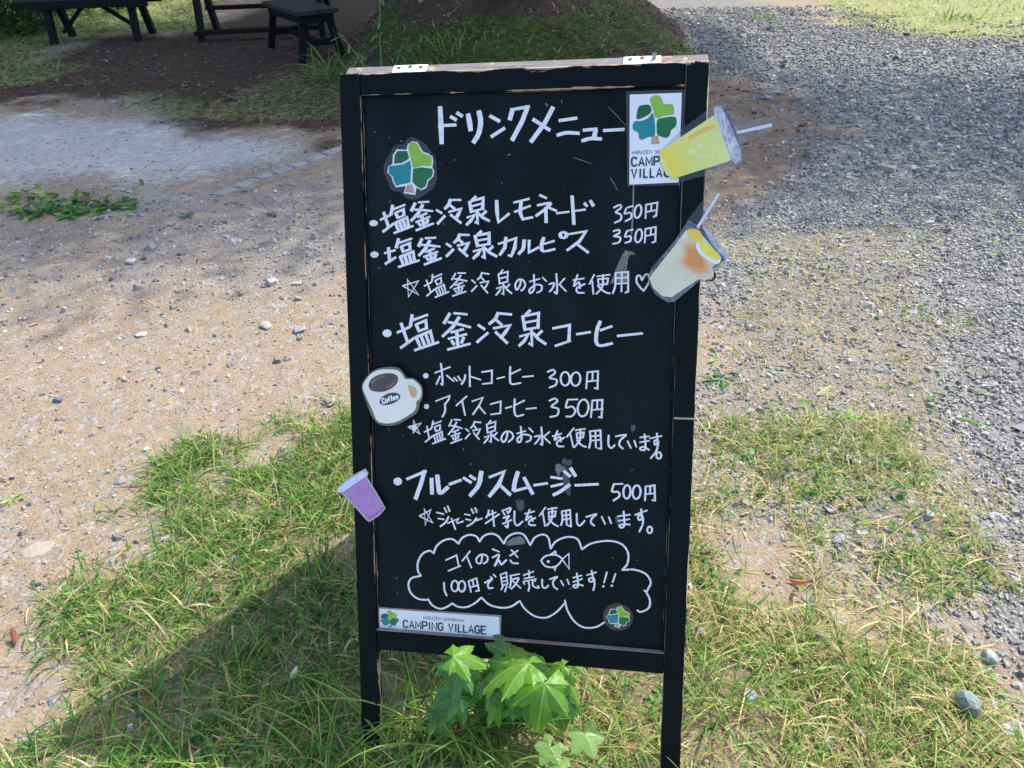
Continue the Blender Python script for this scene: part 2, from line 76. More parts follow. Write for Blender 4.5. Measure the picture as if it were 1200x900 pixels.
 'coffee water note': 'p17 15 1037 5990 1269 5912 1121 6099 1134 5865 1244 6107 1037 5990;b17 15 1202 5992 1195 6018 1175 6038 1149 6046 1123 6040 1104 6022 1097 5996 1105 5970 1124 5950 1151 5942 1177 5948 1196 5966;p17 15 1327 6073 1456 6004;p17 15 1377 5964 1417 6198;p17 15 1341 6253 1481 6137;p17 15 1494 5863 1463 5993;p17 15 1486 5926 1642 5859;p17 15 1520 5974 1541 6055;p17 15 1520 5974 1619 5926 1616 6022;p17 15 1537 6052 1615 6018;p17 15 1503 6122 1533 6246;p17 15 1503 6122 1651 6052 1661 6198;p17 15 1551 6101 1579 6229;p17 15 1599 6075 1623 6208;p17 15 1474 6279 1714 6179;p17 15 1835 5831 1781 5948;p17 15 1874 5824 1990 5829;p17 15 1919 5869 1859 5987 1764 6103;p17 15 1820 5932 1914 5950 2019 5979;p17 15 1844 6053 1954 6005;p17 15 1817 6129 1982 6062;p17 15 1893 6034 1901 6212;p17 15 1845 6151 1868 6191;p17 15 1955 6103 1934 6169;p17 15 1808 6257 2011 6173;p17 15 2081 5981 2134 6024;p17 15 2073 6164 2161 6063;p17 15 2245 5847 2219 5916 2171 5967;p17 15 2239 5851 2353 5859;p17 15 2236 5929 2274 5973;p17 15 2209 6012 2342 5975 2305 6052 2268 6115;p17 15 2225 6051 2323 6165;p17 15 2534 5815 2488 5871;p17 15 2459 5892 2475 6046;p17 15 2459 5892 2618 5832 2603 6003;p17 15 2471 5962 2605 5915;p17 15 2478 6037 2600 5995;p17 15 2537 6023 2536 6204 2508 6189;p17 15 2419 6124 2505 6085 2463 6164 2408 6231;p17 15 2642 6028 2578 6104;p17 15 2556 6067 2600 6124 2672 6171;p17 15 2832 6006 2827 6032 2823 6060 2819 6088 2814 6113 2807 6134 2797 6153 2785 6170 2773 6184 2761 6193 2751 6195 2742 6188 2732 6173 2724 6154 2720 6132 2721 6112 2728 6091 2741 6066 2758 6042 2776 6021 2794 6007 2813 6000 2836 5999 2858 6001 2878 6007 2895 6016 2907 6028 2918 6045 2926 6065 2929 6085 2927 6104 2918 6121 2903 6139 2883 6156 2863 6174 2844 6191;p17 15 2995 6032 3145 5981;p17 15 3062 5903 3066 5952 3070 6004 3074 6055 3075 6101 3073 6136 3066 6160 3055 6176 3042 6185 3030 6189 3021 6189 3013 6184 3005 6173 3000 6158 2998 6142 3003 6126 3016 6109 3035 6090 3059 6071 3084 6055 3108 6046 3134 6042 3163 6044 3191 6049 3216 6057 3233 6066 3242 6078 3244 6094 3241 6112 3236 6129 3229 6142 3219 6152 3205 6160 3190 6166 3174 6172 3159 6178;p17 15 3207 5927 3278 5996;p17 15 3421 5899 3425 5934 3428 5969 3432 6004 3435 6038 3437 6070 3439 6103 3440 6136 3441 6166 3441 6192 3439 6210 3435 6217 3429 6216 3422 6210 3415 6203 3409 6198;p17 15 3303 6076 3325 6071 3349 6064 3371 6058 3390 6056 3400 6059 3401 6071 3394 6089 3382 6111 3369 6132 3358 6150 3349 6163 3339 6175 3329 6186 3319 6197 3309 6208;p17 15 3568 5977 3462 6074;p17 15 3462 6074 3577 6179;p17 15 3618 6058 3773 6001;p17 15 3704 5954 3692 5990 3678 6030 3666 6068 3657 6099 3656 6117 3666 6117 3684 6102 3706 6082 3726 6064 3742 6058 3751 6066 3756 6082 3760 6103 3763 6126 3768 6145;p17 15 3828 6067 3801 6085 3770 6103 3742 6122 3717 6139 3701 6156 3694 6172 3694 6188 3699 6204 3708 6217 3719 6226 3734 6231 3753 6231 3775 6230 3797 6228 3818 6227;p17 15 3985 5897 3865 6058;p17 15 3926 6005 3983 6237;p17 15 4011 5934 4181 5902;p17 15 4036 5983 4158 5966 4147 6054 4044 6071 4036 5983;p17 15 4096 5906 4097 5944 4099 5983 4101 6022 4100 6059 4094 6094 4081 6126 4062 6154 4041 6182 4019 6209 3998 6237;p17 15 4038 6101 4055 6121 4073 6141 4090 6161 4108 6179 4125 6194 4141 6203 4157 6209 4172 6213 4188 6216 4204 6220;p17 15 4262 5937 4265 5970 4269 6003 4272 6036 4274 6068 4275 6099 4272 6129 4268 6157 4263 6184 4258 6211 4253 6239;p17 15 4262 5942 4441 5917 4462 6242 4406 6237;p17 15 4268 6032 4443 6010;p17 15 4275 6107 4449 6084;p17 15 4354 5933 4370 6228;p17 15 4583 5999 4582 6033 4580 6069 4579 6104 4579 6136 4582 6162 4588 6182 4598 6199 4609 6211 4620 6219 4632 6222 4643 6218 4656 6208 4668 6193 4681 6178 4693 6164;p17 15 4699 6014 4738 6006 4781 5995 4822 5986 4854 5981 4872 5982 4869 5994 4851 6012 4826 6034 4800 6058 4783 6078 4774 6097 4768 6116 4765 6134 4765 6151 4768 6166 4776 6180 4787 6192 4801 6202 4816 6213 4830 6224;p17 15 4903 6086 4964 6208;p17 15 5018 6076 5055 6184;p17 15 5112 6015 5266 5991;p17 15 5110 6102 5268 6066;p17 15 5186 5955 5192 6007 5199 6062 5205 6115 5208 6162 5208 6197 5202 6220 5191 6231 5178 6236 5165 6237 5154 6237 5144 6236 5134 6230 5124 6222 5118 6213 5117 6206 5122 6199 5132 6191 5145 6184 5161 6179 5176 6179 5193 6184 5212 6194 5233 6206 5253 6218 5273 6230;p17 15 5279 6026 5472 5976;p17 15 5390 5932 5394 5968 5399 6007 5403 6044 5405 6077 5405 6102 5399 6118 5390 6128 5380 6132 5370 6132 5363 6129 5359 6120 5356 6105 5355 6088 5357 6072 5361 6062 5370 6056 5383 6052 5398 6051 5411 6056 5418 6069 5419 6094 5417 6127 5411 6166 5403 6205 5393 6239 5379 6268 5361 6295 5341 6321 5321 6347 5302 6373;p17 15 5421 6264 5436 6260 5452 6265 5465 6278 5473 6297 5476 6319 5473 6341 5464 6359 5450 6371 5435 6374 5419 6369 5407 6356 5398 6337 5395 6315 5399 6294 5408 6275 5421 6264',
 'smoothie': 'b42 26 898 7004 886 7042 855 7071 813 7084 772 7076 742 7050 732 7013 744 6975 775 6946 817 6934 858 6942 887 6968;p42 26 989 6955 1344 6789;p42 26 1321 6790 1248 7027 1141 7320;p42 26 1447 6924 1450 7208;p42 26 1553 6858 1556 6894 1559 6931 1562 6967 1565 7003 1569 7037 1572 7073 1575 7113 1579 7149 1587 7177 1601 7189 1623 7182 1651 7160 1683 7129 1716 7096 1747 7067;p42 26 1774 7013 1988 6923;p42 26 2035 6881 2169 6959;p42 26 2152 6836 2247 6897;p42 26 2359 6748 2350 6799 2343 6850 2335 6902 2323 6952 2306 6999 2282 7043 2251 7085 2217 7126 2182 7166 2149 7208;p42 26 2505 6845 2768 6728 2666 6981 2499 7199;p42 26 2692 6979 2878 7148;p40 25 3015 6724 3003 6762 2991 6801 2979 6840 2968 6878 2959 6914 2953 6947 2949 6979 2946 7010 2943 7040 2939 7071;p40 25 2947 7076 3208 6992;p40 25 3124 6822 3277 7111;p40 25 3301 6953 3534 6905;p40 25 3601 6791 3788 6807;p40 25 3603 6959 3802 6902;p40 25 3642 7112 3666 7099 3690 7086 3714 7073 3739 7059 3766 7041 3796 7018 3827 6993 3860 6966 3894 6938 3926 6911;p40 25 3824 6670 3931 6757;p40 25 3939 6613 4025 6747;p40 25 4025 6916 4419 6876',
 'smoothie price': 'p18 16 4681 6862 4841 6849;p18 16 4690 6864 4683 6892 4674 6922 4665 6951 4661 6976 4664 6993 4677 7001 4699 7000 4723 6996 4747 6993 4764 6996 4776 7006 4786 7020 4793 7037 4795 7054 4790 7071 4778 7088 4759 7105 4735 7123 4710 7141 4687 7159;p18 16 4900 6872 4924 6866 4946 6878 4965 6907 4975 6948 4977 6996 4970 7042 4955 7080 4934 7104 4910 7110 4888 7098 4870 7069 4859 7027 4857 6980 4864 6934 4879 6896 4900 6872;p18 16 5066 6868 5093 6863 5118 6876 5137 6906 5148 6947 5149 6995 5140 7040 5121 7078 5097 7101 5071 7106 5046 7093 5027 7063 5016 7021 5015 6974 5024 6928 5042 6891 5066 6868;p18 16 5233 6875 5229 7129;p18 16 5233 6875 5381 6847 5397 7115 5349 7112;p18 16 5310 6866 5309 6998;p18 16 5232 7014 5388 6988',
 'milk note': 'p18 16 1209 7639 1419 7512 1313 7806 1300 7499 1452 7752 1209 7639;p18 16 1529 7551 1661 7578;p18 16 1554 7665 1665 7677;p18 16 1592 7816 1614 7798 1637 7780 1660 7762 1681 7743 1699 7724 1713 7703 1724 7682 1734 7661 1743 7640 1753 7618;p18 16 1676 7457 1714 7540;p18 16 1737 7421 1772 7518;p18 16 1733 7743 1936 7643 1896 7712;p18 16 1805 7650 1874 7853;p18 16 1909 7738 2023 7691;p18 16 2050 7556 2146 7569;p18 16 2067 7648 2159 7662;p18 16 2092 7781 2114 7766 2136 7752 2158 7738 2179 7724 2198 7707 2214 7689 2228 7670 2242 7650 2255 7630 2269 7610;p18 16 2173 7450 2207 7528;p18 16 2239 7425 2269 7508;p18 16 2258 7664 2367 7617;p18 16 2492 7453 2488 7472 2485 7492 2481 7511 2476 7529 2471 7545 2466 7558 2460 7569 2453 7579 2447 7589 2440 7600;p18 16 2466 7558 2621 7488;p18 16 2427 7707 2678 7519;p18 16 2554 7455 2587 7751;p18 16 2730 7456 2883 7384;p18 16 2750 7481 2781 7527;p18 16 2819 7451 2837 7497;p18 16 2889 7402 2885 7411 2881 7421 2878 7431 2874 7440 2871 7448 2867 7454 2864 7460 2860 7465 2856 7470 2853 7475;p18 16 2750 7587 2774 7576 2801 7564 2826 7552 2846 7545 2858 7543 2857 7551 2847 7565 2832 7583 2819 7601 2812 7618 2813 7631 2819 7644 2826 7656 2834 7669 2838 7682 2838 7698 2837 7717 2835 7735 2832 7749 2827 7757 2821 7758 2813 7752 2804 7743 2795 7733 2786 7725;p18 16 2742 7693 2904 7612;p18 16 2955 7443 2954 7486 2953 7532 2951 7577 2952 7617 2956 7649 2963 7673 2973 7690 2984 7702 2998 7708 3012 7709 3028 7702 3045 7686 3064 7667 3083 7646 3101 7627;p17 16 3139 7485 3312 7430;p17 16 3228 7401 3212 7444 3193 7492 3176 7538 3164 7575 3160 7597 3168 7597 3186 7580 3208 7556 3230 7534 3246 7526 3256 7534 3263 7551 3269 7573 3274 7596 3280 7616;p17 16 3330 7548 3306 7562 3281 7577 3256 7591 3235 7606 3221 7620 3214 7634 3213 7650 3215 7664 3222 7677 3232 7685 3246 7689 3265 7690 3287 7688 3310 7686 3331 7685;p17 16 3506 7349 3401 7509;p17 16 3459 7448 3501 7690;p17 16 3544 7378 3709 7342;p17 16 3564 7429 3690 7409 3676 7501 3570 7520 3564 7429;p17 16 3626 7347 3627 7387 3628 7428 3629 7469 3627 7508 3621 7544 3609 7575 3592 7603 3573 7628 3553 7654 3534 7680;p17 16 3566 7555 3585 7574 3604 7594 3623 7614 3642 7632 3660 7646 3676 7657 3692 7664 3706 7670 3721 7675 3736 7681;p17 16 3795 7403 3799 7432 3803 7461 3807 7490 3809 7519 3810 7546 3807 7571 3803 7594 3797 7617 3791 7639 3786 7662;p17 16 3795 7403 3940 7368 3962 7668 3911 7657;p17 16 3801 7481 3941 7454;p17 16 3810 7556 3947 7527;p17 16 3870 7391 3886 7651;p17 16 4058 7427 4059 7462 4060 7500 4061 7537 4064 7570 4068 7596 4075 7615 4084 7630 4094 7640 4106 7644 4119 7642 4133 7633 4150 7615 4167 7593 4185 7570 4202 7549;p17 16 4221 7482 4260 7468 4304 7451 4345 7435 4378 7423 4398 7420 4398 7427 4384 7443 4362 7463 4340 7484 4325 7502 4318 7519 4312 7535 4309 7552 4309 7567 4312 7581 4319 7593 4331 7604 4345 7613 4359 7623 4372 7632;p17 16 4493 7459 4557 7593;p17 16 4616 7459 4663 7573;p17 16 4775 7437 4981 7394;p17 16 4784 7519 4974 7477;p17 16 4870 7341 4875 7393 4881 7448 4886 7501 4890 7549 4889 7586 4882 7610 4872 7626 4859 7634 4847 7639 4836 7641 4827 7639 4817 7632 4808 7622 4803 7612 4803 7604 4811 7597 4823 7590 4839 7583 4858 7577 4876 7573 4896 7572 4918 7572 4940 7573 4964 7574 4986 7575;p17 16 5067 7394 5270 7301;p17 16 5168 7281 5172 7317 5177 7356 5181 7394 5184 7427 5183 7452 5176 7468 5166 7478 5154 7483 5143 7483 5135 7481 5129 7472 5124 7457 5120 7440 5120 7423 5123 7412 5132 7403 5146 7396 5162 7391 5177 7392 5188 7400 5196 7418 5202 7445 5206 7476 5207 7509 5205 7541 5198 7571 5187 7601 5174 7632 5161 7663 5148 7694;p17 16 5309 7594 5325 7590 5341 7595 5354 7609 5363 7628 5366 7651 5362 7673 5353 7692 5339 7705 5324 7709 5308 7704 5295 7691 5286 7671 5283 7648 5287 7626 5296 7607 5309 7594',
 'carp feed note': 'p17 16 1689 8452 1889 8345 1927 8536;p17 16 1731 8657 1961 8542;p17 16 2141 8249 1994 8447;p17 16 2080 8349 2165 8566;p17 16 2369 8302 2364 8334 2360 8369 2355 8403 2350 8432 2342 8453 2331 8466 2317 8473 2303 8474 2289 8471 2279 8466 2270 8456 2262 8441 2256 8423 2254 8403 2258 8385 2269 8367 2287 8345 2307 8325 2330 8308 2351 8298 2372 8295 2397 8297 2420 8303 2441 8312 2455 8323 2463 8339 2466 8358 2465 8380 2461 8401 2455 8418 2446 8431 2433 8442 2419 8451 2403 8459 2389 8469;p17 16 2555 8182 2677 8227;p17 16 2552 8344 2580 8328 2612 8308 2642 8290 2665 8281 2677 8287 2671 8317 2651 8367 2625 8424 2603 8472 2593 8498 2599 8494 2614 8469 2635 8435 2655 8405 2672 8390 2682 8396 2689 8414 2696 8437 2704 8456 2716 8463 2732 8454 2750 8436 2771 8413 2792 8389 2812 8367;p17 16 2871 8290 3018 8178;p17 16 2897 8173 3014 8307;p17 16 2879 8370 2887 8381 2894 8393 2901 8405 2911 8414 2923 8421 2940 8424 2961 8424 2983 8423 3005 8421 3027 8419;p17 16 1648 8887 1649 8918 1650 8950 1651 8981 1653 9011 1657 9038 1663 9062 1671 9083 1680 9102 1690 9121 1698 9141;p17 16 1831 8843 1856 8836 1880 8844 1900 8868 1912 8902 1915 8943 1908 8983 1892 9017 1870 9039 1845 9046 1821 9037 1802 9014 1790 8979 1787 8939 1794 8899 1809 8865 1831 8843;p17 16 1964 8839 1989 8831 2013 8840 2033 8863 2045 8898 2048 8938 2041 8978 2026 9012 2004 9034 1979 9042 1955 9033 1935 9009 1923 8975 1920 8934 1927 8894 1943 8861 1964 8839;p17 16 2110 8833 2153 9034;p17 16 2110 8828 2256 8760 2302 8995 2241 9011;p17 16 2182 8801 2207 8920;p17 16 2135 8947 2295 8891;p17 16 2408 8839 2439 8819 2473 8795 2506 8773 2531 8758 2545 8752 2543 8761 2527 8780 2505 8805 2484 8831 2471 8853 2468 8872 2468 8892 2472 8910 2478 8925 2487 8935 2499 8938 2514 8936 2531 8931 2549 8925 2566 8920;p17 16 2519 8713 2551 8757;p17 16 2572 8663 2614 8709;p17 16 2702 8665 2734 8861;p17 16 2702 8659 2807 8611 2833 8824;p17 16 2710 8732 2812 8692;p17 16 2718 8800 2822 8759;p17 16 2728 8865 2833 8824;p17 16 2749 8874 2713 8945;p17 16 2817 8858 2781 8981;p17 16 2872 8669 3046 8621;p17 16 2890 8673 2890 8701 2891 8729 2892 8758 2892 8785 2890 8809 2887 8830 2882 8848 2876 8865 2870 8881 2864 8898;p17 16 2911 8739 2938 8730 2967 8717 2995 8706 3017 8701 3030 8703 3031 8718 3022 8742 3008 8770 2991 8799 2976 8824 2962 8845 2946 8864 2929 8882 2912 8899 2895 8918;p17 16 2924 8766 3072 8891;p16 15 3118 8643 3303 8557;p16 15 3216 8541 3227 8681;p16 15 3131 8704 3312 8656;p16 15 3118 8759 3139 8812;p16 15 3124 8759 3345 8694 3325 8744;p16 15 3209 8753 3213 8770 3218 8786 3223 8803 3226 8820 3227 8838 3226 8857 3223 8877 3219 8897 3214 8918 3210 8938;p16 15 3286 8731 3288 8752 3288 8775 3289 8797 3292 8817 3300 8833 3315 8845 3336 8854 3359 8860 3379 8864 3393 8864 3398 8860 3397 8852 3393 8842 3388 8831 3385 8821;p16 15 3458 8691 3459 8720 3458 8750 3459 8780 3460 8806 3465 8826 3472 8840 3483 8849 3495 8855 3507 8856 3519 8855 3530 8849 3541 8839 3552 8825 3563 8812 3575 8799;p16 15 3594 8681 3624 8668 3658 8652 3690 8638 3715 8628 3729 8626 3727 8634 3712 8650 3691 8670 3671 8692 3658 8712 3654 8731 3653 8750 3655 8770 3660 8789 3667 8806 3677 8820 3690 8832 3706 8843 3722 8854 3737 8865;p16 15 3793 8694 3843 8782;p16 15 3907 8659 3942 8753;p16 15 4013 8624 4164 8570;p16 15 4014 8705 4175 8634;p16 15 4075 8529 4082 8578 4091 8630 4099 8680 4104 8725 4104 8760 4097 8783 4086 8797 4071 8805 4057 8808 4046 8810 4037 8808 4029 8800 4021 8790 4018 8780 4020 8771 4030 8764 4046 8756 4065 8749 4085 8744 4104 8741 4121 8742 4139 8746 4157 8751 4175 8756 4192 8761;p16 15 4252 8559 4419 8491;p16 15 4338 8462 4345 8501 4354 8543 4361 8584 4366 8620 4367 8647 4360 8664 4349 8674 4335 8679 4322 8679 4312 8677 4305 8672 4298 8661 4293 8648 4292 8635 4296 8625 4307 8617 4325 8608 4346 8602 4365 8600 4378 8606 4386 8621 4391 8644 4393 8671 4394 8700 4393 8725 4392 8747 4388 8769 4384 8791 4379 8812 4375 8834;p16 15 4608 8475 4560 8675;b16 15 4572 8744 4569 8755 4561 8763 4550 8767 4538 8765 4530 8758 4527 8747 4530 8736 4538 8728 4549 8724 4560 8726 4569 8733;p16 15 4758 8491 4712 8659;b16 15 4721 8722 4718 8733 4710 8741 4699 8745 4688 8743 4680 8736 4676 8725 4679 8715 4687 8706 4698 8702 4710 8704 4718 8712',
 'cloud': 'p18 17 1313 9254 1280 9254 1247 9255 1214 9255 1181 9252 1151 9244 1121 9231 1091 9213 1062 9192 1037 9168 1017 9143 1000 9113 987 9080 977 9044 972 9010 971 8978 975 8949 984 8920 997 8893 1014 8869 1037 8848 1065 8831 1099 8819 1138 8809 1177 8799 1214 8788;p18 17 1214 8788 1201 8769 1188 8751 1175 8732 1164 8711 1156 8687 1153 8657 1151 8624 1153 8589 1157 8554 1165 8520 1176 8487 1191 8453 1208 8420 1228 8389 1249 8363 1274 8342 1302 8323 1332 8308 1360 8297 1384 8291 1404 8293 1420 8301 1435 8312 1449 8325 1464 8335;p18 17 1464 8335 1474 8307 1482 8278 1491 8250 1503 8222 1519 8195 1541 8169 1566 8143 1595 8118 1624 8096 1654 8078 1685 8063 1718 8051 1752 8043 1784 8039 1813 8040 1839 8049 1863 8064 1885 8082 1906 8102 1929 8120;p18 17 1929 8120 1942 8096 1954 8072 1966 8049 1981 8027 1998 8007 2021 7989 2047 7972 2075 7958 2103 7946 2130 7939 2158 7937 2186 7939 2214 7945 2240 7953 2261 7964 2277 7978 2289 7996 2299 8016 2308 8037 2318 8057;p18 17 2318 8057 2332 8035 2345 8012 2358 7989 2373 7968 2392 7950 2414 7934 2440 7919 2467 7907 2495 7898 2522 7894 2548 7893 2574 7896 2601 7903 2626 7913 2652 7928 2676 7949 2699 7976 2722 8006 2745 8037 2768 8066;p18 17 2768 8066 2779 8039 2789 8011 2800 7984 2814 7959 2832 7936 2858 7915 2888 7894 2922 7876 2955 7863 2987 7854 3016 7850 3046 7850 3074 7855 3102 7865 3128 7883 3152 7909 3174 7943 3196 7983 3217 8024 3239 8062;p18 17 1336 9230 1351 9255 1366 9281 1382 9306 1399 9330 1420 9350 1446 9367 1475 9383 1507 9396 1538 9404 1568 9408 1597 9405 1625 9396 1653 9383 1679 9369 1704 9355 1725 9342 1744 9328 1763 9313 1780 9298 1799 9283;p18 17 1799 9283 1819 9296 1839 9309 1859 9321 1880 9332 1905 9339 1934 9344 1965 9346 1999 9346 2033 9342 2066 9335 2098 9323 2132 9306 2165 9287 2197 9266 2226 9244 2253 9222 2277 9198 2300 9174 2323 9149 2346 9124;p18 17 2346 9124 2374 9151 2401 9179 2428 9207 2458 9231 2491 9251 2529 9267 2572 9279 2616 9287 2660 9293 2702 9296 2740 9295 2778 9292 2814 9285 2850 9275 2885 9262 2920 9243 2954 9219 2988 9192 3021 9164 3055 9138;p17 16 3239 8067 3254 8036 3268 8004 3283 7972 3300 7943 3320 7918 3344 7898 3373 7880 3403 7866 3433 7856 3459 7851 3483 7852 3505 7856 3526 7866 3545 7881 3561 7903 3574 7934 3583 7974 3591 8018 3598 8064 3606 8107;p17 16 3606 8107 3624 8077 3639 8046 3656 8015 3675 7986 3701 7960 3735 7937 3775 7914 3818 7894 3861 7878 3902 7868 3940 7864 3978 7864 4015 7868 4049 7879 4078 7897 4100 7924 4118 7959 4132 8000 4146 8042 4161 8081;p17 16 4161 8081 4193 8056 4222 8030 4252 8004 4287 7980 4329 7960 4381 7941 4442 7924 4506 7909 4569 7899 4625 7893 4676 7894 4725 7899 4771 7908 4812 7922 4849 7939 4880 7962 4908 7989 4931 8021 4949 8054 4963 8089 4972 8126 4975 8167 4974 8209 4969 8250 4961 8286 4949 8317 4932 8344 4912 8369 4892 8393 4873 8419;p17 16 4873 8419 4915 8413 4957 8406 4999 8399 5041 8395 5082 8396 5124 8402 5168 8412 5210 8426 5248 8442 5281 8461 5308 8484 5330 8512 5349 8542 5362 8572 5371 8600 5372 8626 5367 8652 5357 8677 5346 8701 5338 8721 5331 8739 5324 8753 5317 8765 5310 8777 5303 8790;p17 16 5265 8767 5272 8772 5279 8776 5286 8781 5294 8790 5303 8804 5316 8825 5332 8852 5348 8883 5361 8915 5369 8945 5373 8975 5373 9007 5370 9038 5362 9068 5349 9093 5329 9116 5301 9137 5269 9154 5240 9168 5216 9176 5198 9178 5185 9174 5174 9165 5164 9156 5153 9149;p17 16 3055 9138 3072 9167 3087 9197 3103 9226 3122 9254 3147 9282 3177 9311 3212 9340 3250 9369 3290 9393 3329 9411 3370 9422 3412 9429 3454 9432 3496 9429 3537 9421 3575 9407 3611 9387 3647 9363 3682 9335 3716 9305 3749 9272 3780 9235 3811 9195 3842 9155 3872 9115;p17 16 3872 9061 3880 9098 3887 9135 3895 9172 3905 9209 3920 9248 3940 9290 3964 9335 3991 9379 4020 9421 4051 9456 4084 9485 4118 9510 4155 9530 4193 9546 4231 9556 4271 9559 4313 9557 4356 9550 4397 9540 4434 9528 4468 9512 4498 9492 4527 9470 4555 9447 4584 9425',
 'fish': 'p15 15 3433 8343 3448 8324 3462 8304 3477 8285 3494 8267 3513 8252 3538 8240 3567 8231 3597 8224 3627 8219 3653 8216 3676 8216 3698 8218 3719 8223 3737 8229 3755 8236 3770 8244 3783 8255 3795 8267 3807 8279 3819 8290;p15 15 3433 8343 3448 8364 3463 8386 3478 8407 3495 8426 3515 8439 3540 8448 3569 8454 3599 8456 3629 8455 3656 8451 3679 8443 3701 8431 3721 8416 3739 8399 3757 8382 3771 8365 3784 8345 3796 8325 3807 8305 3819 8285;p15 15 3819 8285 3931 8176 3940 8463 3793 8268;p15 15 3582 8231 3594 8223 3606 8215 3617 8206 3629 8198 3640 8190 3652 8181 3664 8170 3676 8160 3686 8153 3693 8152 3697 8159 3697 8171 3696 8187 3694 8204 3694 8219;p15 15 3655 8435 3687 8508 3711 8431;b15 15 3593 8348 3590 8362 3580 8372 3566 8377 3552 8374 3541 8365 3537 8352 3541 8338 3551 8328 3565 8323 3579 8326 3589 8335',
}
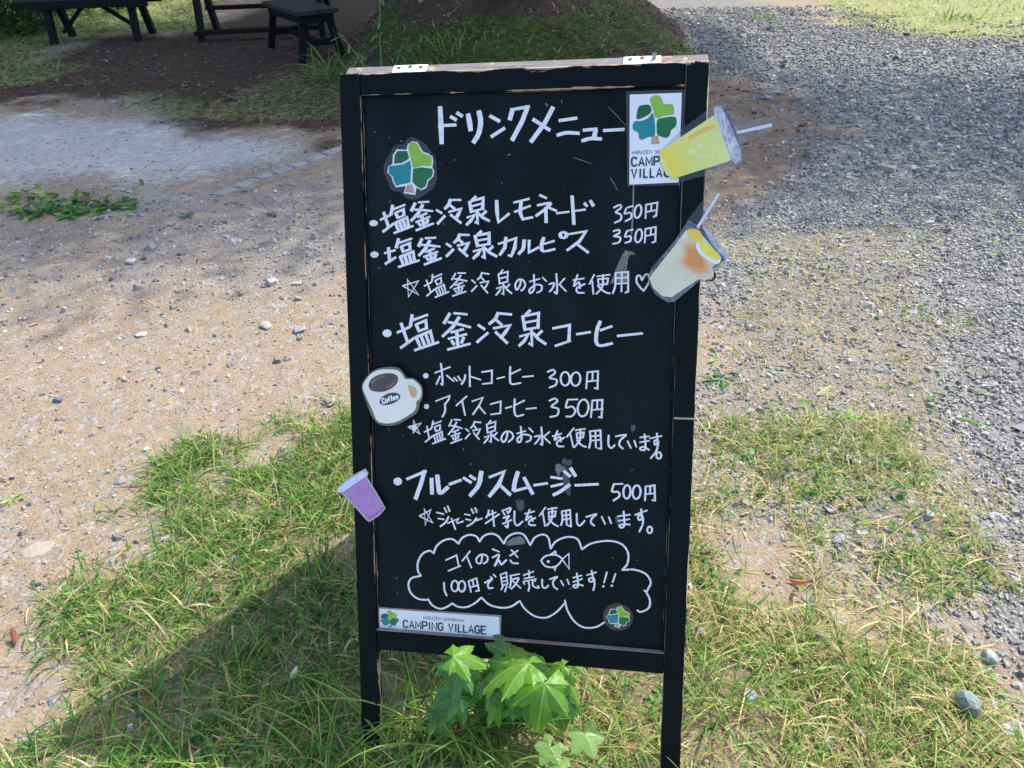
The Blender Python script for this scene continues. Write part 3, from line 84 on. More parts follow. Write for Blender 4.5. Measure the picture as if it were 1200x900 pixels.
SHAPES = {
 'tree_film': [1213,1029,1241,1035,1270,1045,1300,1058,1330,1073,1360,1087,1390,1103,1419,1121,1446,1144,1470,1172,1492,1204,1512,1238,1532,1269,1552,1294,1572,1316,1590,1339,1604,1366,1613,1399,1619,1436,1623,1476,1625,1518,1627,1565,1628,1616,1627,1666,1622,1712,1613,1752,1602,1788,1586,1821,1567,1850,1541,1877,1510,1899,1477,1919,1447,1939,1418,1957,1391,1974,1365,1989,1342,2002,1326,2014,1315,2025,1303,2033,1281,2038,1246,2040,1202,2040,1156,2036,1117,2028,1088,2014,1062,1994,1041,1974,1023,1957,1012,1944,1008,1933,1001,1923,985,1914,954,1909,913,1906,870,1900,836,1884,812,1854,795,1814,780,1770,765,1729,747,1693,728,1658,712,1624,702,1588,700,1550,703,1510,710,1471,722,1435,739,1401,761,1370,785,1340,806,1311,823,1281,838,1252,852,1224,868,1201,885,1183,902,1169,921,1158,944,1147,976,1140,1013,1136,1050,1131,1078,1123,1095,1108,1104,1089,1112,1070,1124,1055,1143,1044,1164,1035,1188,1030],
 'emblem_edge': [1218,1090,1300,1105,1357,1197,1400,1266,1488,1295,1560,1346,1568,1434,1552,1517,1586,1587,1564,1670,1480,1738,1448,1849,1359,1890,1270,1847,1247,1965,1045,1934,1086,1817,912,1838,860,1744,841,1668,768,1589,786,1491,862,1451,872,1312,942,1216,1111,1228,1137,1137],
 'lime': [1148,1179,1151,1159,1156,1143,1163,1130,1173,1119,1187,1110,1205,1104,1223,1100,1241,1101,1258,1106,1275,1115,1291,1126,1305,1141,1317,1159,1327,1181,1337,1204,1348,1224,1359,1242,1371,1258,1384,1273,1400,1286,1420,1295,1443,1302,1467,1309,1487,1317,1505,1327,1522,1338,1536,1350,1545,1365,1548,1384,1546,1406,1542,1429,1538,1448,1537,1464,1536,1478,1532,1489,1520,1497,1496,1499,1463,1497,1428,1494,1396,1493,1368,1495,1340,1498,1315,1503,1292,1508,1272,1516,1253,1527,1237,1534,1223,1529,1213,1507,1205,1473,1198,1435,1191,1401,1182,1372,1173,1344,1164,1317,1157,1289,1153,1261,1149,1231,1147,1203],
 'dark': [901,1313,951,1242,1120,1245,1150,1350,1150,1372,1026,1440,886,1451,894,1382],
 'teal': [801,1483,951,1475,1056,1459,1170,1400,1188,1512,1171,1756,1093,1778,1003,1788,919,1815,879,1730,863,1660,792,1603],
 'green': [1217,1540,1351,1514,1548,1539,1565,1600,1540,1669,1469,1716,1434,1821,1359,1870,1300,1842,1236,1791,1201,1748],
 'trunk': [1117,1795,1206,1796,1239,1936,1066,1912],
 'card_film': [4734,420,5648,418,5620,1864,4790,1868],
 'card_paper': [4793,471,5594,467,5596,1820,4823,1846],
 'c_lime': [5108,554,5111,532,5121,518,5135,509,5151,502,5168,496,5188,492,5208,491,5227,494,5243,500,5257,510,5270,523,5283,538,5294,558,5302,583,5313,607,5330,624,5357,630,5391,630,5424,628,5450,632,5464,642,5473,656,5477,673,5480,692,5485,715,5488,743,5487,769,5477,788,5456,796,5426,797,5392,797,5357,800,5321,810,5282,824,5245,835,5216,834,5198,819,5187,793,5179,761,5169,726,5152,685,5133,637,5116,590],
 'c_dark': [4919,720,4923,696,4927,676,4936,659,4953,646,4984,636,5026,629,5068,628,5100,635,5119,653,5132,681,5138,711,5136,736,5124,756,5104,774,5078,790,5050,805,5016,820,4976,836,4939,847,4914,844,4905,823,4906,789,4913,751],
 'c_teal': [4850,955,4852,936,4855,914,4862,894,4875,880,4897,874,4925,874,4956,875,4986,872,5014,864,5043,853,5071,841,5095,827,5114,808,5129,784,5142,764,5154,758,5165,767,5174,788,5182,817,5188,855,5195,909,5203,978,5206,1044,5200,1092,5181,1114,5152,1120,5120,1119,5093,1122,5071,1132,5051,1143,5033,1152,5016,1157,5000,1158,4984,1157,4971,1151,4960,1141,4954,1123,4952,1099,4950,1074,4942,1054,4926,1040,4905,1030,4883,1020,4867,1009,4858,997,4853,984,4850,970],
 'c_green': [5228,878,5239,856,5254,846,5275,842,5304,837,5346,829,5399,822,5450,818,5489,820,5511,830,5522,846,5528,865,5531,885,5532,906,5530,928,5525,951,5516,970,5503,985,5485,996,5467,1008,5453,1022,5445,1042,5441,1066,5437,1089,5429,1108,5417,1120,5402,1130,5385,1136,5369,1139,5353,1137,5336,1132,5319,1124,5302,1116,5284,1111,5265,1107,5247,1097,5235,1075,5227,1033,5223,976,5223,920],
 'c_trunk': [5165,1108,5247,1104,5284,1228,5140,1229],
 'lemon_film': [5309,1323,5626,996,5837,852,6004,719,6108,659,6236,647,6346,718,6438,867,6525,901,6986,860,7063,924,7059,1029,6875,1119,6581,1187,6545,1527,6432,1633,5960,1734,5657,1813,5478,1761],
 'lemon_body': [5283,1333,5630,1114,6094,816,6222,809,6413,1465,6340,1513,5501,1768,5387,1683,5297,1507],
 'lemon_lid': [6080,753,6099,690,6216,689,6295,779,6448,1078,6518,1292,6529,1506,6450,1552,6394,1504,6213,1073],
 'lemon_liddark': [6216,689,6295,779,6448,1078,6524,1313,6507,1313,6382,1035,6264,799,6196,703],
 'lemon_straw': [6416,1067,6961,959,6978,1006,6428,1110],
 'lemon_peel': [5718,1137,5745,1113,5787,1083,5837,1051,5887,1023,5942,1000,6003,978,6059,962,6100,954,6124,958,6137,972,6137,990,6124,1008,6091,1023,6040,1040,5984,1058,5933,1078,5886,1102,5839,1130,5796,1155,5763,1170,5738,1173,5719,1167,5711,1154],
 'peach_film': [5153,3325,5211,3154,5575,2711,5770,2379,5984,2092,6182,1952,6265,1993,6231,2156,6042,2504,6258,2732,6432,2961,6384,3034,6275,3128,6198,3234,5995,3341,5794,3534,5610,3696,5505,3725,5288,3581],
 'peach_cup': [5182,3240,5615,2669,5771,2410,5961,2514,6131,2649,6347,2898,6422,2961,6353,3034,5600,3703,5484,3713,5289,3592,5177,3411],
 'peach_milk': [5185,3325,5246,3239,5578,2795,5735,2565,5943,2586,6311,3003,5994,3320,5545,3632,5396,3613,5243,3475],
 'peach_orange': [5734,2795,5754,2775,5781,2763,5813,2758,5847,2763,5884,2782,5927,2812,5967,2847,5996,2878,6011,2905,6015,2932,6016,2958,6021,2983,6034,3004,6050,3023,6065,3043,6077,3066,6087,3097,6096,3132,6099,3166,6092,3192,6073,3212,6044,3227,6008,3235,5970,3235,5925,3224,5873,3203,5822,3177,5779,3152,5744,3127,5715,3101,5693,3073,5681,3047,5684,3021,5699,2997,5717,2971,5729,2941,5731,2905,5727,2863,5726,2824],
 'peach_slicea': [5766,2555,5795,2547,5838,2543,5884,2546,5921,2555,5948,2575,5970,2602,5987,2632,5997,2659,6002,2683,5999,2707,5992,2728,5980,2742,5963,2751,5939,2754,5913,2752,5887,2742,5859,2723,5828,2695,5800,2665,5780,2638,5766,2614,5756,2590,5755,2569],
 'peach_sliceb': [5960,2753,5976,2745,5999,2742,6025,2744,6053,2753,6083,2771,6116,2797,6150,2827,6181,2857,6212,2888,6244,2922,6270,2955,6285,2982,6286,3003,6275,3021,6259,3034,6241,3041,6221,3039,6199,3031,6173,3018,6146,3003,6115,2986,6080,2965,6047,2942,6019,2920,5997,2897,5980,2872,5966,2848,5957,2826,5951,2804,5949,2783,5951,2765],
 'peach_straw': [5895,2514,6204,1992,6241,2013,5931,2545],
 'peach_rim': [6003,2535,6043,2525,6216,2711,6421,2950,6384,3023,6352,3003,6136,2774],
 'mug_film': [241,5218,257,5183,279,5147,304,5111,332,5078,360,5047,391,5018,425,4991,461,4968,501,4949,545,4933,590,4921,634,4911,678,4903,723,4898,766,4896,806,4896,841,4897,873,4901,903,4907,929,4918,952,4934,971,4955,988,4977,1004,4999,1019,5021,1032,5045,1046,5066,1064,5081,1088,5086,1116,5084,1145,5082,1172,5085,1197,5095,1221,5109,1243,5125,1264,5143,1283,5163,1302,5184,1319,5208,1331,5232,1339,5257,1343,5282,1345,5309,1345,5337,1343,5368,1339,5401,1334,5433,1327,5459,1318,5478,1307,5490,1297,5503,1287,5522,1281,5549,1276,5581,1271,5615,1261,5645,1249,5670,1234,5693,1215,5716,1190,5739,1156,5764,1116,5788,1073,5813,1032,5837,993,5862,955,5887,915,5910,873,5928,827,5941,779,5950,730,5956,684,5958,641,5958,600,5954,562,5946,527,5933,495,5913,467,5887,441,5858,419,5829,401,5802,387,5775,374,5744,360,5707,342,5658,323,5602,304,5544,287,5493,272,5450,257,5411,245,5375,237,5341,232,5308,230,5279,232,5249],
 'mug_body': [251,5248,263,5215,282,5181,306,5148,331,5116,356,5086,383,5056,413,5029,444,5006,477,4988,511,4973,547,4962,586,4953,631,4946,680,4942,729,4941,773,4942,813,4944,850,4948,884,4954,912,4964,935,4977,952,4994,966,5012,981,5030,993,5050,1003,5071,1015,5090,1033,5104,1060,5109,1092,5107,1126,5105,1156,5108,1182,5118,1206,5132,1228,5149,1248,5166,1266,5185,1283,5205,1297,5226,1308,5248,1315,5269,1320,5292,1322,5315,1321,5338,1320,5361,1317,5385,1311,5408,1301,5430,1285,5450,1262,5469,1241,5488,1225,5508,1221,5530,1222,5553,1224,5577,1221,5600,1211,5623,1199,5647,1182,5670,1160,5694,1131,5718,1096,5743,1057,5767,1017,5791,976,5816,931,5841,886,5864,843,5883,802,5896,761,5905,722,5911,685,5915,650,5916,617,5913,587,5908,559,5901,536,5893,516,5884,499,5870,482,5850,466,5821,453,5786,439,5747,423,5705,402,5657,379,5605,355,5553,334,5507,317,5468,301,5434,287,5402,275,5370,264,5339,254,5309,249,5279],
 'mug_coffee': [359,5230,364,5205,374,5179,389,5153,409,5129,434,5107,465,5086,500,5066,537,5050,577,5036,622,5024,668,5015,709,5010,749,5009,786,5011,821,5017,849,5026,871,5040,889,5058,900,5078,906,5100,905,5124,897,5149,884,5175,868,5200,848,5223,823,5246,795,5267,764,5287,732,5304,696,5321,659,5335,622,5344,586,5349,549,5351,513,5349,481,5346,453,5341,427,5335,405,5326,388,5313,374,5296,364,5276,359,5253],
 'mug_gloss': [407,5183,418,5166,436,5144,460,5121,488,5101,526,5085,571,5071,615,5060,646,5054,663,5054,672,5059,671,5067,661,5077,635,5088,596,5103,553,5118,519,5134,493,5151,471,5170,453,5187,438,5197,424,5200,413,5199,406,5193],
 'mug_glossb': [671,5259,690,5247,721,5231,754,5213,782,5195,805,5174,825,5151,842,5130,854,5117,863,5112,868,5113,869,5120,865,5132,854,5150,838,5176,818,5203,797,5225,774,5241,747,5256,722,5267,702,5273,687,5275,674,5273,668,5267],
 'mug_label': [555,5515,560,5500,567,5482,579,5463,596,5445,620,5425,649,5405,682,5386,715,5372,751,5363,788,5357,825,5354,856,5355,882,5361,904,5371,921,5383,933,5396,938,5410,938,5425,933,5441,924,5457,912,5473,895,5489,875,5506,852,5521,824,5536,791,5551,757,5564,726,5574,696,5580,666,5583,639,5584,616,5582,597,5578,582,5571,570,5562,561,5553,555,5545,552,5537,552,5527],
 'mug_hole': [1074,5221,1079,5212,1088,5207,1101,5206,1116,5208,1135,5212,1158,5219,1181,5230,1200,5243,1215,5260,1227,5281,1237,5304,1242,5325,1241,5348,1237,5371,1229,5393,1220,5410,1208,5422,1193,5430,1178,5434,1165,5434,1154,5429,1145,5419,1136,5406,1127,5390,1119,5370,1112,5347,1105,5322,1098,5299,1090,5277,1082,5255,1075,5236],
 'smoothie_film': [-312,7191,-252,7123,-50,6936,246,6762,308,6839,274,6920,427,7168,611,7488,494,7632,287,7771,216,7713,-19,7450,-208,7242,-297,7239],
 'smoothie_cup': [-199,7234,241,6919,425,7217,598,7489,478,7625,288,7741,202,7633],
 'smoothie_lid': [-304,7191,-253,7139,-68,6985,213,6809,300,6847,258,6913,26,7069,-199,7230,-289,7235],
 'smoothie_rim': [257,7686,414,7612,563,7466,574,7482,429,7632,268,7702],
 'banner_film': [349,9467,2716,9440,2707,9895,360,9889],
 'banner_paper': [372,9494,2678,9476,2684,9885,380,9877],
 'b_lime': [543,9536,554,9524,573,9516,595,9512,614,9511,626,9517,637,9528,647,9541,660,9551,677,9556,697,9560,716,9563,729,9569,737,9579,741,9592,742,9605,740,9617,736,9628,728,9639,718,9648,704,9656,683,9663,657,9668,631,9671,610,9669,596,9661,586,9650,579,9635,571,9619,561,9599,550,9576,542,9554],
 'b_dark': [439,9617,449,9604,463,9594,479,9586,494,9581,510,9581,526,9584,541,9589,553,9596,562,9604,570,9615,572,9627,563,9639,537,9654,498,9672,459,9686,432,9690,423,9680,424,9659,431,9636],
 'b_teal': [412,9733,418,9722,431,9710,448,9699,468,9688,492,9674,521,9660,549,9649,570,9648,583,9659,590,9680,594,9704,596,9725,599,9742,600,9759,598,9773,590,9787,572,9799,546,9810,520,9818,499,9823,488,9824,481,9820,476,9815,471,9809,467,9801,463,9793,459,9783,454,9774,443,9764,428,9754,416,9744],
 'b_green': [609,9688,624,9676,646,9669,670,9665,692,9662,712,9659,732,9658,749,9660,762,9663,770,9671,773,9681,773,9692,771,9704,764,9715,753,9727,741,9738,732,9751,727,9764,723,9778,719,9791,712,9801,700,9807,684,9810,668,9811,653,9810,640,9808,627,9804,616,9797,609,9785,604,9764,601,9737,602,9709],
 'b_trunk': [585,9806,627,9803,645,9848,569,9849],
 'small_film': [4557,9327,4556,9294,4559,9258,4567,9223,4579,9190,4598,9161,4622,9133,4649,9109,4677,9088,4706,9071,4736,9057,4768,9048,4802,9043,4838,9045,4878,9053,4917,9064,4952,9080,4983,9100,5011,9125,5035,9153,5054,9179,5069,9204,5079,9229,5085,9256,5087,9284,5086,9317,5082,9353,5074,9389,5061,9421,5042,9451,5018,9479,4991,9504,4964,9524,4934,9540,4903,9551,4871,9558,4839,9562,4807,9564,4776,9562,4744,9557,4713,9545,4682,9527,4650,9502,4621,9474,4597,9446,4581,9418,4569,9389,4561,9359],
 'peel_a': [4781,2872,4821,2902,4866,2893,4941,2923,4927,2962,4867,2947,4833,3007,4825,3067,4820,3217,4856,3428,4759,3435,4638,3414,4547,3430,4590,3309,4647,3157,4704,3007],
 'peel_b': [3673,6569,3723,6536,3785,6577,3830,6587,3841,6638,3774,6692,3750,6758,3713,6759,3675,6671],
 'peel_c': [3796,6448,3838,6434,3871,6471,3957,6454,3970,6530,3922,6583,3872,6572,3899,6712,3938,6890,3953,7069,3917,7118,3846,7049,3827,6895,3788,6769,3848,6612,3790,6525],
 'peel_d': [2820,8030,2910,7957,3038,7909,3128,7943,3147,8049,2962,8074,2807,8106],
 'peel_e': [2973,7252,3062,7221,3138,7256,3113,7402,3063,7457,2999,7408],
 'peel_f': [4951,5810,5022,5795,5031,5869,4990,5933,4961,5909],
 'peel_g': [4726,7440,4799,7422,4839,7536,4767,7606,4736,7543],
}
QUADS = {
 'q_card1': [4854,1328,5577,1315,5575,1363,4855,1380],
 'q_card2': [4850,1428,5572,1417,5570,1545,4854,1560],
 'q_card3': [4855,1608,5570,1595,5570,1728,4858,1740],
 'q_ban1': [1253,9578,2029,9569,2024,9624,1252,9633],
 'q_ban2': [862,9687,2430,9681,2429,9829,859,9827],
 'q_coffee': [595,5472,890,5371,904,5458,616,5556],
}
# ------------------------------------------------------------------ numpy noise
def _hash(ix, iy, s):
    h = (ix.astype(np.int64) * 374761393 + iy.astype(np.int64) * 668265263 + s * 974634777) & 0xffffffff
    h = ((h ^ (h >> 13)) * 1274126177) & 0xffffffff
    return ((h ^ (h >> 16)) & 0xffff) / 65535.0
def vnoise(x, y, s=0):
    ix = np.floor(x); iy = np.floor(y); fx = x - ix; fy = y - iy
    fx = fx * fx * (3 - 2 * fx); fy = fy * fy * (3 - 2 * fy)
    a = _hash(ix, iy, s); b = _hash(ix + 1, iy, s); c = _hash(ix, iy + 1, s); d = _hash(ix + 1, iy + 1, s)
    return (a * (1 - fx) + b * fx) * (1 - fy) + (c * (1 - fx) + d * fx) * fy
def fbm(x, y, s=0, o=4):
    r = 0; a = 0.5; t = 0
    for k in range(o): r = r + a * vnoise(x * 2 ** k + k * 17.3, y * 2 ** k - k * 9.1, s + k); t += a; a *= .5
    return r / t
def sstep(a, b, x):
    t = np.clip((x - a) / (b - a), 0, 1); return t * t * (3 - 2 * t)
def sdist(poly, x, y):
    'signed distance to a polygon, positive inside'
    P = np.array(poly); d = np.full(x.shape, 1e9); ins = np.zeros(x.shape, bool); n = len(P)
    for i in range(n):
        a = P[i]; b = P[(i + 1) % n]; e = b - a
        t = np.clip(((x - a[0]) * e[0] + (y - a[1]) * e[1]) / (e @ e + 1e-12), 0, 1)
        d = np.minimum(d, np.hypot(x - a[0] - t * e[0], y - a[1] - t * e[1]))
        c = ((a[1] > y) != (b[1] > y)) & (x < (b[0] - a[0]) * (y - a[1]) / ((b[1] - a[1]) if b[1] != a[1] else 1e-9) + a[0])
        ins ^= c
    return np.where(ins, d, -d)
def zone(name, x, y, soft=0.12, ns=2.5, amp=1.6, seed=3):
    'coverage 0..1 of a zone of ground with a ragged edge; the edge widens with the size of the zone'
    s = soft * (0.5 + 0.25 * np.hypot(x, y))
    d = sdist(ZONES[name], x, y) + (fbm(x * ns, y * ns, seed) - .5) * s * amp * 2
    return sstep(-s, s, d)

MOUND = (-0.20, 8.20, 2.2, 2.6, 1.40)
def mound_h(x, y):
    r = np.sqrt(((x - MOUND[0]) / np.where(x < MOUND[0], 1.30, MOUND[2])) ** 2 + ((y - MOUND[1]) / MOUND[3]) ** 2) + (fbm(x * .9, y * .9, 21) - .5) * .22
    return np.minimum(MOUND[4] * np.clip(1.02 - r, 0, 1) ** 1.15, .95) * (.88 + .24 * fbm(x * 1.7, y * 1.7, 23))
def gz(x, y):
    x = np.asarray(x, float); y = np.asarray(y, float)
    far = sstep(2, 6, np.hypot(x, y))
    h = mound_h(x, y) + (fbm(x * .7, y * .7, 5) - .5) * .07 * far + (fbm(x * 2.3, y * 2.3, 8) - .5) * .02
    h += (fbm(x * 9, y * 9, 11) - .5) * .012
    return h - .002

# ------------------------------------------------------------------ mesh helpers
def link(name, me, mats=(), parent=None):
    o = bpy.data.objects.new(name, me); COL.objects.link(o)
    for m in (mats if isinstance(mats, (list, tuple)) else [mats]): me.materials.append(m)
    if parent is not None: o.parent = parent
    return o
def np_mesh(name, V, Fc, mats=(), parent=None, mi=None, attrs=None, smooth=False):
    'V (n,3), Fc (m,k) all faces with k corners'
    me = bpy.data.meshes.new(name); n = len(V); m, k = Fc.shape
    me.vertices.add(n); me.vertices.foreach_set('co', np.asarray(V, np.float32).ravel())
    me.loops.add(m * k); me.loops.foreach_set('vertex_index', Fc.astype(np.int32).ravel())
    me.polygons.add(m); me.polygons.foreach_set('loop_start', (np.arange(m) * k).astype(np.int32))
    if mi is not None: me.polygons.foreach_set('material_index', mi.astype(np.int32))
    me.polygons.foreach_set('use_smooth', np.full(m, smooth))
    me.update(calc_edges=True)
    for an, (dom, data) in (attrs or {}).items():
        if data.ndim == 1: a = me.attributes.new(an, 'FLOAT', dom); a.data.foreach_set('value', data.astype(np.float32))
        else: a = me.attributes.new(an, 'FLOAT_COLOR', dom); a.data.foreach_set('color', np.c_[data, np.ones(len(data))].astype(np.float32).ravel())
    return link(name, me, mats, parent)
def py_mesh(name, V, Fs, mats=(), parent=None, smooth=False):
    me = bpy.data.meshes.new(name); me.from_pydata([tuple(map(float, v)) for v in V], [], Fs); me.update()
    if smooth: me.polygons.foreach_set('use_smooth', [True] * len(me.polygons))
    return link(name, me, mats, parent)
def bm_obj(name, bm, mats, parent=None, smooth=False):
    me = bpy.data.meshes.new(name); bm.to_mesh(me); bm.free()
    if smooth: me.polygons.foreach_set('use_smooth', [True] * len(me.polygons))
    return link(name, me, mats, parent)
def bm_box(bm, lo, hi, M=None, bev=0.0015, seg=1):
    vs = [bm.verts.new((x, y, z)) for x in (lo[0], hi[0]) for y in (lo[1], hi[1]) for z in (lo[2], hi[2])]
    fs = [bm.faces.new([vs[i] for i in q]) for q in ((0, 1, 3, 2), (4, 6, 7, 5), (0, 4, 5, 1), (2, 3, 7, 6), (0, 2, 6, 4), (1, 5, 7, 3))]
    if bev:
        es = list({e for f in fs for e in f.edges})
        r = bmesh.ops.bevel(bm, geom=es, offset=bev, segments=seg, affect='EDGES')
        vs = list({v for f in r['faces'] for v in f.verts} | {v for v in vs if v.is_valid})
    if M is not None: bmesh.ops.transform(bm, matrix=M, verts=[v for v in vs if v.is_valid])
    return vs
def box_obj(name, lo, hi, mat, parent=None, M=None, bev=0.0015):
    bm = bmesh.new(); bm_box(bm, lo, hi, M, bev); bmesh.ops.recalc_face_normals(bm, faces=bm.faces); return bm_obj(name, bm, mat, parent)
def beam(bm, a, b, w, h, up=(0, 0, 1), bev=.002):
    'a timber of section w x h from a to b'
    a = Vector(a); b = Vector(b); z = (b - a); L = z.length; z.normalize(); x = Vector(up).cross(z)
    if x.length < 1e-4: x = Vector((1, 0, 0)).cross(z)
    x.normalize(); y = z.cross(x)
    M = Matrix(((x.x, y.x, z.x, a.x), (x.y, y.y, z.y, a.y), (x.z, y.z, z.z, a.z), (0, 0, 0, 1)))
    bm_box(bm, (-w / 2, -h / 2, 0), (w / 2, h / 2, L), M, bev)
def beam_obj(name, a, b, w, h, mat, parent, up=(0, 0, 1)):
    bm = bmesh.new(); beam(bm, a, b, w, h, up); bmesh.ops.recalc_face_normals(bm, faces=bm.faces); return bm_obj(name, bm, mat, parent)
def tube_mesh(pts, rads, n=6):
    P = np.array(pts, float); V = []; Fs = []
    for i, p in enumerate(P):
        t = P[min(i + 1, len(P) - 1)] - P[max(i - 1, 0)]; t /= np.linalg.norm(t) + 1e-9
        a = np.cross(t, (0, 0, 1.0)); 
        if np.linalg.norm(a) < .1: a = np.cross(t, (1.0, 0, 0))
        a /= np.linalg.norm(a); b = np.cross(t, a)
        for k in range(n):
            th = 2 * math.pi * k / n; V.append(p + rads[i] * (a * math.cos(th) + b * math.sin(th)))
        if i:
            for k in range(n): Fs.append(((i - 1) * n + k, (i - 1) * n + (k + 1) % n, i * n + (k + 1) % n, i * n + k))
    Fs.append(tuple(range(n))[::-1]); Fs.append(tuple((len(P) - 1) * n + k for k in range(n)))
    return V, Fs
def empty(name, loc, label=None, cat=None, group=None, M=None):
    o = bpy.data.objects.new(name, None); COL.objects.link(o); o.empty_display_size = .05
    if M is not None: o.matrix_world = M
    else: o.location = loc
    tag(o, label, cat, group); return o
def tag(o, label=None, cat=None, group=None, kind=None):
    for k, v in (('label', label), ('category', cat), ('group', group), ('kind', kind)):
        if v: o[k] = v
    return o

# ------------------------------------------------------------------ materials
class NT:
    def __init__(s, name):
        s.m = bpy.data.materials.new(name); s.m.use_nodes = True; s.t = s.m.node_tree; s.t.nodes.clear()
        s.out = s.t.nodes.new('ShaderNodeOutputMaterial')
    def n(s, typ, **kw):
        nd = s.t.nodes.new('ShaderNode' + typ)
        for k, v in kw.items():
            if k in nd.inputs: s.set(nd.inputs[k], v)
            else: setattr(nd, k, v)
        return nd
    def set(s, sock, v):
        if isinstance(v, bpy.types.NodeSocket): s.t.links.new(v, sock)
        elif isinstance(v, (tuple, list)) and len(v) == 3 and sock.type == 'RGBA': sock.default_value = (*v, 1)
        else: sock.default_value = v
    def math(s, op, a, b=0.0, c=None, clamp=False):
        nd = s.n('Math', operation=op, use_clamp=clamp); s.set(nd.inputs[0], a); s.set(nd.inputs[1], b)
        if c is not None: s.set(nd.inputs[2], c)
        return nd.outputs[0]
    def mix(s, f, a, b, mode='MIX'):
        nd = s.n('Mix', data_type='RGBA', blend_type=mode); s.set(nd.inputs[0], f); s.set(nd.inputs[6], a); s.set(nd.inputs[7], b); return nd.outputs[2]
    def ramp(s, f, st):
        nd = s.n('ValToRGB'); s.set(nd.inputs[0], f); e = nd.color_ramp.elements
        while len(e) < len(st): e.new(.5)
        for i, (p, c) in enumerate(st): e[i].position = p; e[i].color = (*(c if isinstance(c, tuple) else (c,) * 3), 1)
        return nd.outputs[0]
    def noise(s, scale, detail=4, rough=.55, vec=None, dist=0, out=0):
        nd = s.n('TexNoise'); nd.inputs['Scale'].default_value = scale; nd.inputs['Detail'].default_value = detail
        nd.inputs['Roughness'].default_value = rough; nd.inputs['Distortion'].default_value = dist
        if vec is not None: s.set(nd.inputs['Vector'], vec)
        return nd.outputs[out]
    def vor(s, scale, vec=None, feature='F1', out='Distance', rnd=1):
        nd = s.n('TexVoronoi', feature=feature); nd.inputs['Scale'].default_value = scale; nd.inputs['Randomness'].default_value = rnd
        if vec is not None: s.set(nd.inputs['Vector'], vec)
        return nd.outputs[out]
    def obj(s): return s.n('TexCoord').outputs['Object']
    def scale(s, v, sc):
        nd = s.n('Mapping'); s.set(nd.inputs['Vector'], v); nd.inputs['Scale'].default_value = sc; return nd.outputs[0]
    def bump(s, h, st=.5, d=.01, nrm=None):
        nd = s.n('Bump'); s.set(nd.inputs['Height'], h); nd.inputs['Strength'].default_value = st; nd.inputs['Distance'].default_value = d
        if nrm is not None: s.set(nd.inputs['Normal'], nrm)
        return nd.outputs[0]
    def pbr(s, col, rough=.6, nrm=None, spec=.5, metal=0, alpha=1, sheen=0):
        b = s.n('BsdfPrincipled'); s.set(b.inputs['Base Color'], col); s.set(b.inputs['Roughness'], rough); s.set(b.inputs['Metallic'], metal)
        s.set(b.inputs['Specular IOR Level'], spec); s.set(b.inputs['Alpha'], alpha)
        if nrm is not None: s.set(b.inputs['Normal'], nrm)
        s.t.links.new(b.outputs[0], s.out.inputs[0]); return s.m
    def attr(s, name, out='Fac'): return s.n('Attribute', attribute_name=name).outputs[out]

def flat_mat(name, c, rough=.5, var=.12, sc=60, spec=.4):
    t = NT(name); v = t.obj(); n = t.noise(sc, 5, .6, v)
    d = tuple(x * (1 - var) for x in c); e = tuple(min(1, x * (1 + var)) for x in c)
    return t.pbr(t.ramp(n, [(.3, d), (.7, e)]), rough, t.bump(n, .1, .002), spec)

def paint_mat(name, edges=(), wear=.5, grain_x=True, base=(.0020, .0045, .0050), seed=0.0):
    'old black gloss paint on timber; bare wood shows where it has chipped along the listed edges'
    t = NT(name); v = t.obj()
    off = t.n('VectorMath', operation='ADD'); t.set(off.inputs[0], v); off.inputs[1].default_value = (seed, seed * .7, 0); v2 = off.outputs[0]
    g = t.noise(1, 6, .65, t.scale(v2, (6, 160, 160) if grain_x else (160, 6, 160)))
    col = t.mix(t.noise(14, 4, .6, v2), base, tuple(c * 1.9 for c in base))
    dust = t.ramp(t.noise(900, 2, .5, v2), [(.70, 0.0), (.78, 1.0)])
    dustmask = t.math('MULTIPLY', dust, t.ramp(t.noise(9, 4, .6, v2), [(.45, 0.0), (.75, .35)]))
    col = t.mix(dustmask, col, (.20, .22, .22))
    if edges:
        sp = t.n('SeparateXYZ'); t.set(sp.inputs[0], v); dmin = None
        for ax, val, w in edges:
            d = t.math('DIVIDE', t.math('ABSOLUTE', t.math('SUBTRACT', sp.outputs[ax], val)), w)
            dmin = d if dmin is None else t.math('MINIMUM', dmin, d)
        big = t.noise(1, 3, .6, t.scale(v2, (9, 40, 40) if grain_x else (40, 9, 40)))
        fine = t.noise(1, 5, .7, t.scale(v2, (60, 500, 300) if grain_x else (500, 60, 300)))
        thr = t.math('ADD', t.math('MULTIPLY', t.math('SUBTRACT', big, .5 - wear * .12), 9.0), t.math('MULTIPLY', t.math('SUBTRACT', fine, .5), 4.0))
        m = t.math('SUBTRACT', thr, dmin); m = t.ramp(m, [(.0, 0.0), (.25, 1.0)])
        wood = t.mix(g, (.22, .15, .095), (.55, .44, .33))
        col = t.mix(m, col, wood)
    else: m = 0.0
    return t.pbr(col, t.math('ADD', .36, t.math('MULTIPLY', g, .2)), t.bump(g, .35, .0015), .09)

